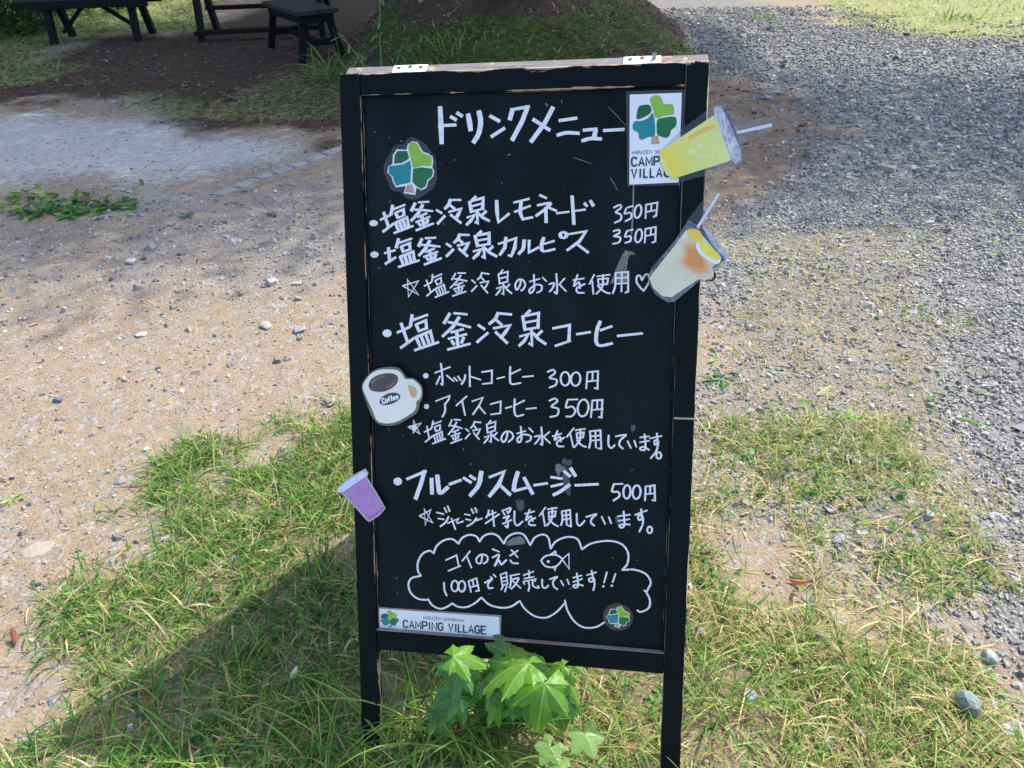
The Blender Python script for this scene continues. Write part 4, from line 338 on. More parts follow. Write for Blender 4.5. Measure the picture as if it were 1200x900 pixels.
M_board = None
def board_mat():
    t = NT('chalk_panel'); v = t.obj()
    smear = t.noise(1, 6, .62, t.scale(v, (7, 3.2, 1)), .6)
    col = t.mix(t.ramp(smear, [(.35, 0.0), (.72, 1.0)]), (.0008, .0035, .0050), (.0075, .0150, .0185))
    speck = t.ramp(t.noise(520, 1, .5, v), [(.73, 0.0), (.80, 1.0)])
    area = t.ramp(t.noise(11, 4, .6, v), [(.42, 0.0), (.7, .8)])
    col = t.mix(t.math('MULTIPLY', speck, area), col, (.16, .19, .20))
    streak = t.ramp(t.noise(1, 4, .6, t.scale(v, (420, 30, 1))), [(.68, 0.0), (.85, .35)])
    col = t.mix(t.math('MULTIPLY', streak, area), col, (.09, .10, .11))
    return t.pbr(col, t.math('ADD', .42, t.math('MULTIPLY', smear, .25)), t.bump(t.noise(300, 3, .5, v), .06, .001), .12)
def marker_mat():
    t = NT('white_marker_paint'); v = t.obj()
    n = t.noise(160, 4, .6, v); e = t.noise(1, 3, .6, t.scale(v, (700, 120, 1)))
    c = t.mix(t.ramp(n, [(.3, 0.0), (.7, 1.0)]), (.68, .71, .75), (.80, .82, .84))
    c = t.mix(t.ramp(e, [(.50, 0.0), (.70, .75)]), c, (.36, .43, .54))
    c = t.mix(t.ramp(t.noise(45, 4, .65, v), [(.56, 0.0), (.72, .45)]), c, (.38, .44, .53))
    return t.pbr(c, .5, None, .4)
def film_mat():
    t = NT('clear_laminate_film'); tr = t.n('BsdfTransparent', Color=(.93, .94, .95)); gl = t.n('BsdfGlossy', Roughness=.12, Color=(1, 1, 1))
    lw = t.n('LayerWeight', Blend=.35); f = t.math('ADD', .02, t.math('MULTIPLY', lw.outputs['Fresnel'], .12), clamp=True)
    df = t.n('BsdfDiffuse', Color=(.7, .72, .74)); mx0 = t.n('MixShader', Fac=.015); t.t.links.new(tr.outputs[0], mx0.inputs[1]); t.t.links.new(df.outputs[0], mx0.inputs[2])
    mx = t.n('MixShader'); t.set(mx.inputs[0], f); t.t.links.new(mx0.outputs[0], mx.inputs[1]); t.t.links.new(gl.outputs[0], mx.inputs[2])
    t.t.links.new(mx.outputs[0], t.out.inputs[0]); return t.m
def print_mat(name, c1, c2, sc=30, rough=.22, c3=None):
    t = NT(name); v = t.obj(); n = t.noise(sc, 4, .6, v); c = t.mix(t.ramp(n, [(.35, 0.0), (.65, 1.0)]), c1, c2)
    if c3: c = t.mix(t.ramp(t.noise(sc * 2.3, 3, .5, v), [(.55, 0.0), (.75, .8)]), c, c3)
    return t.pbr(c, rough, None, .5)

# ------------------------------------------------------------------ ground
def ground_cover(x, y):
    g = np.maximum(zone('gravel', x, y, .22, 2.2, 1.6, 31), .62 * zone('gravelb', x, y, .16, 3, 1.6, 32))
    g = np.maximum(g, .60 * zone('gravell', x, y, .3, 2, 1.6, 33))
    # the yard goes on as gravel to the right and behind the camera as it does in view
    pale = zone('pale', x, y, .26, 1.3, 1.3, 34)
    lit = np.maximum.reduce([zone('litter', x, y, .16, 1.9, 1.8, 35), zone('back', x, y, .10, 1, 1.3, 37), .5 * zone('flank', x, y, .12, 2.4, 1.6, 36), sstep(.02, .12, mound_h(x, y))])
    far = sstep(13, 20, np.hypot(x, y))
    gr = np.maximum.reduce([zone('g1', x, y, .14, 7, 2.0, 41), .95 * zone('g2', x, y, .12, 7, 1.8, 42), .5 * zone('g3', x, y, .14, 6, 2, 43),
                            .50 * zone('g3b', x, y, .12, 5, 2, 44)])
    gf = np.maximum.reduce([.65 * zone('g4', x, y, .1, 2, 1.6, 45), .5 * zone('g5', x, y, .09, 2.5, 2, 46), .0 * x, .85 * zone('g7', x, y, .08, 1, 1.2, 48), .8 * zone('g8', x, y, .08, 1, 1.4, 49), .8 * far])
    mh = mound_h(x, y)
    gm = sstep(.03, .1, mh) * sstep(.60, .42, mh) * sstep(8.4, 7.4, y) * sstep(-1.1, -.5, x + .5 * (y - 6.5)) * sstep(2.1, 1.5, x) * (.5 + .5 * sstep(.35, .6, fbm(x * 2.2, y * 2.2, 52)))
    g = g * (1 - sstep(.01, .07, mh))
    return g, pale, lit, gr, gf, gm

def build_ground():
    rr = np.concatenate([[0.0], np.geomspace(.35, 14, 400), np.geomspace(15, 700, 60)])
    a1 = np.radians(np.linspace(-52, 52, 460)); a2 = np.radians(np.linspace(56, 304, 62)); th = np.concatenate([a1, a2])
    nt = len(th)
    Rr, Th = np.meshgrid(rr[1:], th, indexing='ij'); X = Rr * np.sin(Th); Y = Rr * np.cos(Th)
    x = np.concatenate([[0.0], X.ravel()]); y = np.concatenate([[0.0], Y.ravel()])
    g, pale, lit, gr, gf, gm = ground_cover(x, y)
    z = gz(x, y)
    z += (fbm(x * 26, y * 26, 61, 3) - .5) * .008 * sstep(6, 3, np.hypot(x, y))
    z += (1 - gr) * 0 + gr * .004
    V = np.c_[x, y, z]; nr = len(rr) - 1
    i = np.arange(nr - 1)[:, None] * nt; j = np.arange(nt)[None, :]; j2 = (j + 1) % nt
    Q = np.stack([1 + i + j, 1 + i + nt + j, 1 + i + nt + j2, 1 + i + j2], -1).reshape(-1, 4)
    tri = np.stack([np.zeros(nt, int), 1 + np.arange(nt), 1 + (np.arange(nt) + 1) % nt], -1)
    tri4 = np.c_[tri[:, 0], tri[:, 1], tri[:, 2], tri[:, 2]]
    t = NT('yard_ground'); p = t.n('NewGeometry').outputs['Position']
    A = lambda n: t.attr(n)
    n1 = t.noise(1.6, 6, .6, p); n2 = t.noise(22, 6, .65, p); n3 = t.noise(140, 5, .7, p); vc = t.vor(110, p, out='Color'); vd = t.vor(110, p)
    vc2 = t.vor(45, p, out='Color'); vd2 = t.vor(45, p)
    sand = t.mix(t.ramp(n2, [(.3, 0.0), (.7, 1.0)]), (.235, .178, .115), (.335, .268, .188))
    sand = t.mix(t.ramp(n3, [(.35, .7), (.6, 0.0)]), sand, (.12, .095, .072))  # dark specks in the noise pits paint small shadows into the sand
    sand = t.mix(t.math('MULTIPLY', t.ramp(n1, [(.4, 0.0), (.65, 1.0)]), .5), sand, (.25, .205, .155))
    bw = t.n('RGBToBW'); t.set(bw.inputs[0], vc)
    bw2 = t.n('RGBToBW'); t.set(bw2.inputs[0], vc2)
    grit = t.ramp(bw.outputs[0], [(.15, (.13, .13, .13)), (.5, (.24, .237, .23)), (.9, (.38, .375, .36))])
    sand = t.mix(t.ramp(bw2.outputs[0], [(.62, 0.0), (.70, .55)]), sand, grit)
    grav = t.mix(.5, grit, t.mix(n2, (.21, .205, .198), (.29, .283, .272)))
    grav = t.mix(t.ramp(vd, [(.3, 0.0), (.62, .5)]), grav, (.085, .084, .082))
    palec = t.mix(t.ramp(n2, [(.35, 0.0), (.7, 1.0)]), (.32, .315, .31), (.46, .455, .445))
    palec = t.mix(t.ramp(n3, [(.4, .5), (.55, 0.0)]), palec, (.30, .30, .30))
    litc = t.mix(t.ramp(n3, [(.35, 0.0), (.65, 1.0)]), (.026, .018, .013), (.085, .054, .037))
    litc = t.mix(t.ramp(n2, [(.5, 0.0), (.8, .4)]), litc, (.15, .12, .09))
    soil = t.mix(t.ramp(n3, [(.35, 0.0), (.65, 1.0)]), (.06, .048, .028), (.25, .195, .12))
    soil = t.mix(t.ramp(n2, [(.45, 0.0), (.7, .5)]), soil, (.14, .15, .06))
    moss = t.mix(t.ramp(n2, [(.35, 0.0), (.65, 1.0)]), (.022, .042, .009), (.080, .10, .024))
    farc = t.mix(t.ramp(n2, [(.3, 0.0), (.7, 1.0)]), (.12, .16, .05), (.30, .30, .14))
    rag = t.math('MULTIPLY', t.math('SUBTRACT', n2, .5), 1.1)
    def msk(a, lo=.2, hi=.8): return t.ramp(t.math('ADD', A(a), rag), [(lo, 0.0), (hi, 1.0)])
    c = t.mix(msk('pale'), sand, palec)
    c = t.mix(msk('grav'), c, grav)
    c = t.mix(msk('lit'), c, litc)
    c = t.mix(t.math('MULTIPLY', msk('gr', .35, .8), .8), c, soil)
    c = t.mix(msk('gf', .35, .75), c, farc)
    c = t.mix(msk('gm', .4, .8), c, moss)
    h = t.math('ADD', t.math('MULTIPLY', n3, .6), t.math('MULTIPLY', n2, 1.2))
    h = t.math('SUBTRACT', h, t.math('MULTIPLY', vd, t.math('ADD', .4, t.math('MULTIPLY', A('grav'), 1.3))))
    m = t.pbr(c, .92, t.bump(h, .55, .012), .2)
    o = np_mesh('ground', V, Q, [m], attrs={k: ('POINT', d) for k, d in dict(grav=g, pale=zone_p(x, y, lit, g), lit=lit, gr=gr, gf=gf, gm=gm).items()}, smooth=True)
    tag(o, kind='structure'); return o
def zone_p(x, y, lit, g): return zone('pale', x, y, .26, 1.3, 1.3, 34) * (1 - .4 * lit)
build_ground()

# ------------------------------------------------------------------ scatter of stones
rng = np.random.default_rng(7)
CUBE = np.array([(-1, -1, -1), (1, -1, -1), (1, 1, -1), (-1, 1, -1), (-1, -1, 1), (1, -1, 1), (1, 1, 1), (-1, 1, 1)], float)
CT = np.array([(0, 3, 2, 1), (4, 5, 6, 7), (0, 1, 5, 4), (1, 2, 6, 5), (2, 3, 7, 6), (3, 0, 4, 7)])
def stones(name, x, y, size, mat, flat=.55, sink=.25, cols=None):
    n = len(x); V = np.repeat(CUBE[None], n, 0)
    V[:, 4:, :2] *= rng.uniform(.35, .85, (n, 1, 1)); V += rng.normal(0, .22, V.shape)
    sc = np.c_[size * rng.uniform(.7, 1.25, n), size * rng.uniform(.5, .9, n), size * flat * rng.uniform(.5, 1.2, n)] * .5
    V *= sc[:, None, :]
    tx = rng.normal(0, .35, n); cs, sn = np.cos(tx)[:, None], np.sin(tx)[:, None]
    yy = V[..., 1] * cs - V[..., 2] * sn; zz = V[..., 1] * sn + V[..., 2] * cs; V[..., 1] = yy; V[..., 2] = zz
    a = rng.uniform(0, 6.283, n); cs, sn = np.cos(a)[:, None], np.sin(a)[:, None]
    xx = V[..., 0] * cs - V[..., 1] * sn; yy = V[..., 0] * sn + V[..., 1] * cs
    V[..., 0] = xx + x[:, None]; V[..., 1] = yy + y[:, None]; V[..., 2] += (gz(x, y) + sc[:, 2] * (1 - 2 * sink) + .001)[:, None]
    Q = (CT[None] + (np.arange(n) * 8)[:, None, None]).reshape(-1, 4)
    c = np.repeat(cols, 6, 0)
    o = np_mesh(name, V.reshape(-1, 3), Q, [mat], attrs={'tone': ('FACE', c)})
    tag(o, kind='stuff'); return o
def tone_mat(name, rough=.85, spec=.25):
    t = NT(name); v = t.n('NewGeometry').outputs['Position']; n = t.noise(300, 3, .6, v)
    c = t.mix(t.ramp(n, [(.3, .35), (.6, 0.0)]), t.attr('tone', 'Color'), (.05, .05, .05))
    return t.pbr(c, rough, t.bump(n, .3, .002), spec)
M_stone = tone_mat('crushed_stone')
def pick(cols, w, n, j=.18):
    k = rng.choice(len(cols), n, p=np.array(w) / sum(w)); c = np.array(cols)[k] * rng.uniform(1 - j, 1 + j, (n, 1)); return np.clip(c, 0, 1)
GREY = [(.235, .23, .22), (.31, .305, .29), (.15, .15, .148), (.42, .41, .39), (.29, .255, .215)]
EARTH = [(.30, .245, .19), (.20, .17, .14), (.13, .135, .15), (.42, .375, .32), (.32, .27, .25), (.34, .24, .20)]
def sample(n, x0, x1, y0, y1, fn, pw=0.0):
    'random points with density fn; pw favours the near side'
    x = rng.uniform(x0, x1, n); y = y0 + (y1 - y0) * rng.uniform(0, 1, n) ** (1 + pw); k = rng.uniform(0, 1, n) < fn(x, y); 
    return x[k], y[k]
# a wedge of the yard that the photo (and a step beside it) can see
def inview(x, y): return (np.abs(x) < 1.1 + .78 * y)
def fg(x, y): g, p, l, gr, gf, gm = ground_cover(x, y); return g * (1 - .55 * gr) * (1 - .8 * l) * inview(x, y)
x, y = sample(120000, .3, 4.2, .5, 4.0, fg); n = len(x)
stones('gravel', x, y, rng.gamma(2.2, .0029, n) + .003, M_stone, cols=pick(GREY, (4, 4, 2, 1.6, .8), n))
x, y = sample(90000, .4, 8.5, 4.0, 10.5, fg); n = len(x)
stones('gravel', x, y, rng.gamma(2.6, .0050, n) + .006, M_stone, cols=pick(GREY, (4, 4, 2, 1.6, .6), n))
x, y = sample(9000, -4.2, -.25, 2.5, 5.2, lambda x, y: fg(x, y)); n = len(x)
stones('gravel', x, y, rng.gamma(2, .005, n) + .004, M_stone, cols=pick(GREY, (4, 4, 2, 1, 2), n))
def fd(x, y): g, p, l, gr, gf, gm = ground_cover(x, y); return (.35 + .65 * fbm(x * 3, y * 3, 71) ** 2) * (1 - .6 * gr) * (1 - g) * (1 - .7 * p) * inview(x, y)
x, y = sample(48000, -3, 1.2, .5, 3.8, fd, .3); n = len(x)
stones('soil_gravel', x, y, rng.gamma(1.5, .0026, n) + .0025, M_stone, .5, .35, cols=pick(EARTH, (5, 2, 1.2, 2.5, 2, 1), n))
x, y = sample(10000, -5.5, 0, 3.3, 7.0, lambda x, y: (.25 + .5 * fbm(x * 2, y * 2, 77)) * inview(x, y) * (1 - .8 * ground_cover(x, y)[2])); n = len(x)
stones('soil_gravel', x, y, rng.gamma(1.5, .0038, n) + .003, M_stone, .4, .35, cols=pick(EARTH + GREY, (4, 1, .5, 3, 1, .3, 3, 4, .6, 2, 1), n))
x, y = sample(420, -3.5, 1.6, .6, 4.8, lambda x, y: .5 * inview(x, y)); n = len(x)
stones('pebbles', x, y, rng.uniform(.014, .032, n), M_stone, .6, .3, pick(GREY + EARTH, (3, 3, 2, 1, 1, 1, 1, 1, 1, 1, .5), n))
x, y = sample(16000, -6.5, 2.2, 3.9, 9.8, lambda x, y: (.6 * ground_cover(x, y)[2]**1.5) * inview(x, y) * (1 - sstep(.5, .7, mound_h(x, y)))); n = len(x)
stones('litter_debris', x, y, rng.gamma(2, .006, n) + .006, M_stone, .35, .2, pick([(.08, .05, .035), (.14, .09, .06), (.22, .2, .18), (.045, .033, .025)], (4, 3, 1.4, 3), n))

# ------------------------------------------------------------------ grass
def blade_mat(name, trans=.45, rough=.5):
    t = NT(name); c = t.attr('tone', 'Color'); b = t.n('BsdfPrincipled'); t.set(b.inputs['Base Color'], c); b.inputs['Roughness'].default_value = rough; b.inputs['Specular IOR Level'].default_value = .35
    tr = t.n('BsdfTranslucent'); tc = t.mix(.5, c, (1.0, 1.0, .35), 'MULTIPLY'); tc2 = t.n('HueSaturation', Value=1.6); t.set(tc2.inputs['Color'], c); t.set(tr.inputs[0], tc2.outputs[0])
    mx = t.n('MixShader', Fac=trans); t.t.links.new(b.outputs[0], mx.inputs[1]); t.t.links.new(tr.outputs[0], mx.inputs[2]); t.t.links.new(mx.outputs[0], t.out.inputs[0]); return t.m
M_blade = blade_mat('grass_blade', .4)
def blades(name, x, y, L, W, lean, cols, base=None, head=None, droop=None, lift=0.0, z0=None, stuff=True, parent=None, seg=5, mat=None):
    n = len(x); s = np.linspace(0, 1, seg + 1)
    az = rng.uniform(0, 6.283, n) if head is None else head
    el0 = lean[0] + (lean[1] - lean[0]) * rng.uniform(0, 1, n)          # start elevation (rad)
    dr = rng.uniform(.4, 1.6, n) if droop is None else droop
    P = np.zeros((n, seg + 1, 3)); el = el0.copy(); pos = np.zeros((n, 3))
    for k in range(seg):
        d = np.c_[np.cos(el) * np.cos(az), np.cos(el) * np.sin(az), np.sin(el)]; pos = pos + d * (L / seg)[:, None]; P[:, k + 1] = pos; el = el - dr / seg
    zz = gz(x, y) if z0 is None else z0
    base_ = np.c_[x, y, zz + lift - .003]; P += base_[:, None]
    gr_ = zz[:, None] + .002; P[..., 2] = np.maximum(P[..., 2], gr_ * (1 if z0 is None else -1e3) if z0 is None else P[..., 2])
    side = np.c_[-np.sin(az), np.cos(az), rng.normal(0, .35, n)]; side /= np.linalg.norm(side, axis=1)[:, None]
    w = (W[:, None] * .5) * np.array([.55, 1, .95, .75, .45, .06])[None, :seg + 1] if seg == 5 else (W[:, None] * .5) * np.interp(s, [0, .25, .6, 1], [.6, 1, .8, .05])[None]
    A = P - side[:, None] * w[..., None]; B = P + side[:, None] * w[..., None]
    V = np.stack([A, B], 2).reshape(-1, 3); b = (np.arange(n) * (seg + 1) * 2)[:, None]; k = np.arange(seg)[None] * 2
    Q = np.stack([b + k, b + k + 1, b + k + 3, b + k + 2], -1).reshape(-1, 4)
    o = np_mesh(name, V, Q, [mat or M_blade], parent, attrs={'tone': ('FACE', np.repeat(cols, seg, 0))}, smooth=True)
    if stuff: tag(o, kind='stuff')
    return o
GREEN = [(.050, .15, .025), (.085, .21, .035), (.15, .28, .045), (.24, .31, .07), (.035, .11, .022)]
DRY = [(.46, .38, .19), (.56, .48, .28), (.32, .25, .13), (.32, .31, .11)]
SHADEG = [(.035, .09, .018), (.055, .12, .022), (.09, .15, .035), (.13, .16, .05), (.025, .07, .015)]  # darker copy of GREEN: shade by the benches and mound put into the colour
def grass_fn(i):
    def f(x, y):
        c = ground_cover(x, y)[3]; return c * ((.42, .16, .10)[i] + 1.1 * sstep(.38, .62, fbm(x * 7, y * 7, 80 + i))) * inview(x, y)
    return f
# lawn patches round the board
x, y = sample(75000, -1.7, -.22, .3, 2.1, grass_fn(0)); n = len(x)
blades('grass', x, y, rng.gamma(3.5, .0125, n) + .012, rng.uniform(.0016, .0046, n), (.05, 1.25), pick(GREEN + DRY, (4, 7, 6, 3, 3, 1.6, 1.2, 1.2, 1.6), n, .25))
x, y = sample(70000, -.35, 1.15, .3, 1.9, grass_fn(1)); n = len(x)
blades('grass', x, y, rng.gamma(3.5, .0125, n) + .012, rng.uniform(.0015, .0042, n), (.05, 1.2), pick(GREEN + DRY, (1, 5, 6, 5, 1, 6, 5, 2.4, 4), n, .25))
x, y = sample(38000, .4, 2.2, 1.1, 3.6, grass_fn(2)); n = len(x)
blades('grass', x, y, rng.gamma(4, .008, n) + .012, rng.uniform(.0016, .0035, n), (.05, .9), pick(GREEN + DRY, (1, 2, 3, 3, 1, 6, 6, 4, 4), n, .25))
def small_leaves(name, x, y, s, cols, z=.008):
    n = len(x); k = 6; th = np.linspace(0, 2 * np.pi, k, endpoint=False); az = rng.uniform(0, 6.283, n); tl = rng.normal(0, .35, (n, 2)); L_ = s[:, None] * np.cos(th)[None]; Wd = s[:, None] * .62 * np.sin(th)[None]
    X = L_ * np.cos(az)[:, None] - Wd * np.sin(az)[:, None]; Y = L_ * np.sin(az)[:, None] + Wd * np.cos(az)[:, None]; Z = X * tl[:, :1] + Y * tl[:, 1:]
    V = np.stack([X + x[:, None], Y + y[:, None], Z + (gz(x, y) + z + rng.uniform(0, .02, n))[:, None]], -1).reshape(-1, 3); b_ = (np.arange(n) * k)[:, None]
    Q = np.stack([np.c_[b_, b_ + 1, b_ + 2, b_ + 3], np.c_[b_, b_ + 3, b_ + 4, b_ + 5]], 1).reshape(-1, 4)
    tag(np_mesh(name, V, Q, [M_blade], attrs={'tone': ('FACE', np.repeat(cols, 2, 0))}), kind='stuff')
x, y = sample(9000, -1.6, 1.2, .4, 2.0, lambda x, y: ground_cover(x, y)[3] * sstep(.5, .68, fbm(x * 5, y * 5, 121))); n = len(x)
small_leaves('clover_leaves', x, y, rng.uniform(.004, .011, n), pick(GREEN, (4, 5, 3, 1, 4), n, .2))
x, y = sample(2600, -4.5, -1.9, 3.6, 4.4, lambda x, y: zone('g6', x, y, .1, 4, 2, 47) * sstep(.4, .6, fbm(x * 5, y * 5, 125))); n = len(x)
small_leaves('clover_leaves', x, y, rng.uniform(.008, .028, n), pick(GREEN, (4, 4, 2, 1, 4), n, .2), .01)
x, y = sample(6000, .5, 2.4, 1.4, 3.6, lambda x, y: .25 * sstep(.55, .7, fbm(x * 3, y * 3, 131)) * inview(x, y)); n = len(x)
small_leaves('clover_leaves', x, y, rng.uniform(.005, .014, n), pick(GREEN, (3, 4, 3, 2, 3), n, .2), .002)
# straw lying in and around the grass
def fs(x, y): c = ground_cover(x, y)[3]; return np.clip(c * 1.2 + .015, 0, 1) * (.2 + .8 * fbm(x * 4, y * 4, 91)) * inview(x, y)
x, y = sample(45000, -1.6, 2.0, .4, 3.4, fs, .2); n = len(x)
blades('dry_straw', x, y, rng.gamma(4, .012, n) + .01, rng.uniform(.001, .0026, n), (-.05, .35), pick(DRY, (4, 3, 3, 1), n, .25), lift=.004, droop=rng.uniform(-.1, .6, n))
# far patches and the mound
def ff(x, y):
    c = ground_cover(x, y); return np.clip(c[4], 0, 1) * (.3 + .9 * sstep(.35, .6, fbm(x * 3, y * 3, 95))) * inview(x, y)
x, y = sample(60000, -7, -.9, 5.4, 14, ff); n = len(x)
blades('grass', x, y, rng.gamma(3, .014, n) + .015, rng.uniform(.004, .009, n), (.1, 1.1), pick(SHADEG + DRY, (5, 5, 3, 1, 5, .3, .2, .8, 1), n, .25), seg=4)
x, y = sample(30000, 2.8, 11, 7, 15, ff); n = len(x)
blades('grass', x, y, rng.gamma(4, .012, n) + .015, rng.uniform(.006, .012, n), (.2, 1.2), pick(GREEN + DRY, (2, 3, 5, 5, 2, 2, 2, 1.6, 3), n, .25), seg=4)
def fm(x, y): return .9 * np.clip(ground_cover(x, y)[5], 0, 1)
x, y = sample(60000, -2.2, 2.6, 5.0, 8.4, fm); n = len(x)
blades('mound_grass', x, y, rng.gamma(4, .013, n) + .02, rng.uniform(.003, .008, n), (.0, 1.1), pick(SHADEG + DRY, (5, 4, 3, 2, 4, .8, .3, 1.6, 2), n, .3), seg=4)
def fl(x, y): c = ground_cover(x, y); return c[2] * inview(x, y)
x, y = sample(26000, -6.5, 2.4, 4.9, 9.8, fl); n = len(x)
blades('fallen_needles', x, y, rng.uniform(.03, .09, n), rng.uniform(.003, .006, n), (-.05, .3), pick([(.16, .085, .045), (.24, .15, .09), (.09, .05, .03)], (4, 2, 3), n, .3), lift=.004, droop=rng.uniform(-.2, .4, n), seg=2)

# ------------------------------------------------------------------ the menu board
O = np.array([-0.26953137, 1.36729422, 1.13789422]); EX = np.array([0.98528249, -0.16761024, 0.03354444]); EY = np.array([-0.03580228, -0.39424491, -0.91830776])
EX /= np.linalg.norm(EX); EY -= EX * (EX @ EY); EY /= np.linalg.norm(EY); EN = np.cross(EY, EX)
BW, BH = .600, 1.245
def bframe(u, v, w=0.0):
    'matrix of the board plane: x right along it, y up along it, z out of its face'
    p = O + EX * u + EY * v + EN * w
    return Matrix(((EX[0], -EY[0], EN[0], p[0]), (EX[1], -EY[1], EN[1], p[1]), (EX[2], -EY[2], EN[2], p[2]), (0, 0, 0, 1)))
sign = empty('menu_board', None, 'black wooden A-frame chalkboard with handwritten white drink menu standing on grass', 'signboard', M=bframe(BW / 2, BH))
def bb(name, u0, u1, v0, v1, w0, w1, mat, bev=.0018): return box_obj(name, (u0 - BW / 2, BH - v1, w0), (u1 - BW / 2, BH - v0, w1), mat, sign, bev=bev)
hx = BW / 2
ST = .0352
M_top = paint_mat('black_paint_top_rail', [(1, BH - .0012, .0030), (1, BH - .0350, .0011)], .6, True, seed=3.1)
M_bot = paint_mat('black_paint_bottom_rail', [(1, BH - .9885, .0006)], .3, True, seed=1.3)
M_sl = paint_mat('black_paint_left_post', [(0, -hx, .0006), (0, -hx + ST, .0003), (1, BH, .0012)], .1, False, seed=5.2)
M_sr = paint_mat('black_paint_right_post', [(0, hx, .0009), (0, hx - ST, .0003), (1, BH, .004)], .6, False, seed=2.2)
M_plain = paint_mat('black_paint', [], .0, False)
bb('post', 0, ST, 0, 1.243, -.024, 0, M_sl); bb('post', BW - ST, BW, 0, 1.262, -.024, 0, M_sr)
bb('top_rail', ST + .0006, BW - ST - .0006, .0005, .0362, -.0235, -.0007, M_top)
bb('bottom_rail', ST + .0006, BW - ST - .0006, .9885, 1.0280, -.0235, -.0005, M_bot)
tw = NT('weathered_grey_paint'); _v = tw.obj(); _g = tw.noise(1, 6, .7, tw.scale(_v, (10, 200, 200)))
_c = tw.mix(tw.ramp(_g, [(.3, 0.0), (.7, 1.0)]), (.085, .08, .085), (.22, .205, .21)); _c = tw.mix(tw.ramp(tw.noise(30, 5, .7, _v), [(.57, 0.0), (.66, .9)]), _c, (.40, .31, .22))
_c = tw.mix(tw.ramp(tw.noise(9, 5, .7, tw.scale(_v, (1, 6, 6))), [(.58, 0.0), (.68, .8)]), _c, (.20, .10, .06))
M_grey = tw.pbr(_c, .7, tw.bump(_g, .5, .002), .3)
M_panel = board_mat()
panel = bb('chalk_panel', ST - .004, BW - ST + .004, .032, .992, -.0150, -.0100, M_panel, 0)
bb('ledge', ST + .001, BW - ST - .001, .9868, .9883, -.0098, .0012, M_grey, .0004)
# thin beads that hold the panel
M_bead = paint_mat('black_paint_bead', [(0, -hx + ST + .0035, .00016), (0, hx - ST - .0035, .00020)], .0, False, seed=8.1)
for u0, u1, v0, v1 in ((ST + .0008, ST + .0038, .0375, .9870), (BW - ST - .0038, BW - ST - .0008, .0375, .9870)): bb('panel_bead', u0, u1, v0, v1, -.0098, -.0055, M_bead, .0006)
# back leaf of the A-frame
nh = np.array([-.1819, -.9833, 0.0]); a2 = rad(17)
E2 = -nh * math.sin(a2) + np.array([0, 0, -math.cos(a2)]); E2 -= EX * (EX @ E2); E2 /= np.linalg.norm(E2); N2 = np.cross(EX, E2)   # outward, away from the camera
if N2[1] < 0: N2 = -N2
P2 = O - EN * .0245
S_inv = sign.matrix_world.inverted()
def back_box(name, u0, u1, v0, v1, w0, w1, mat, bev=.0018):
    M = Matrix(((EX[0], -E2[0], N2[0], P2[0]), (EX[1], -E2[1], N2[1], P2[1]), (EX[2], -E2[2], N2[2], P2[2]), (0, 0, 0, 1)))
    if Vector((EX)).cross(Vector(-E2)).dot(Vector(N2)) < 0: pass
    return box_obj(name, (u0, -v1, w0), (u1, -v0, w1), mat, sign, S_inv @ M, bev)
L2 = 1.17
back_box('back_post', 0, ST, .006, L2 + .02, .001, .027, M_plain); back_box('back_post', BW - ST, BW, .006, L2 + .02, .001, .027, M_plain)
back_box('back_rail', .0, BW, -.0015, .0055, .001, .029, M_grey)
back_box('back_rail', ST + .001, BW - ST - .001, .0065, .04, .002, .026, M_plain); back_box('back_rail', ST + .001, BW - ST - .001, .93, .965, .002, .026, M_plain)
back_box('back_panel', ST - .003, BW - ST + .003, .036, .935, .010, .015, M_plain, 0)
# hinges
M_white = NT('chipped_white_enamel'); _n = M_white.noise(120, 5, .7, M_white.obj()); M_white = M_white.pbr(M_white.ramp(_n, [(.3, (.62, .65, .68)), (.62, (.78, .80, .82)), (.8, (.60, .5, .42))]), .35, None, .5)
M_steel = flat_mat('dull_screw_steel', (.25, .24, .23), .35, .3); M_steel.node_tree.nodes['Principled BSDF'].inputs['Metallic'].default_value = .9
M_rust = flat_mat('rusty_screw', (.30, .09, .05), .7, .3)
def cyl(name, c, axis, r, L, mat, parent, n=14, r2=None):
    c = Vector(c); a = Vector(axis).normalized(); x = a.orthogonal().normalized(); y = a.cross(x); V = []; r2 = r if r2 is None else r2
    for s, q in ((0, r), (1, r2)):
        for k in range(n): th = 2 * math.pi * k / n; V.append(c + a * L * s + (x * math.cos(th) + y * math.sin(th)) * q)
    Fs = [(k, (k + 1) % n, n + (k + 1) % n, n + k) for k in range(n)] + [tuple(range(n))[::-1], tuple(range(n, 2 * n))]
    return py_mesh(name, V, Fs, mat, parent)
for hi, (u0, u1) in enumerate(((.083, .142), (.467, .5265))):
    h = back_box('hinge', u0, u1, -.0034, -.0018, -.001, .0265, M_white, .0005)
    k = back_box('hinge_leaf', u0 + .006, u1 - .006, -.0042, .008, -.0026, -.0012, M_white, .0004); k.parent = h
    Sl = S_inv
    for si, s in enumerate((.18, .5, .82)):
        p = P2 + EX * (u0 + (u1 - u0) * s) + N2 * (.016 if si != 1 else .019) + E2 * (-.0036)
        ax = -E2; q = S_inv @ Vector(p); axl = (S_inv.to_3x3() @ Vector(ax))
        tall = .009 if (hi == 1 and si == 2) else .0012
        sc = cyl('screw', q, axl, .0034, tall, M_rust if (hi == 1 and si == 1) else M_steel, h); 
        cyl('screw_slot', q + axl * tall, axl, .0016, .0003, M_plain, h)
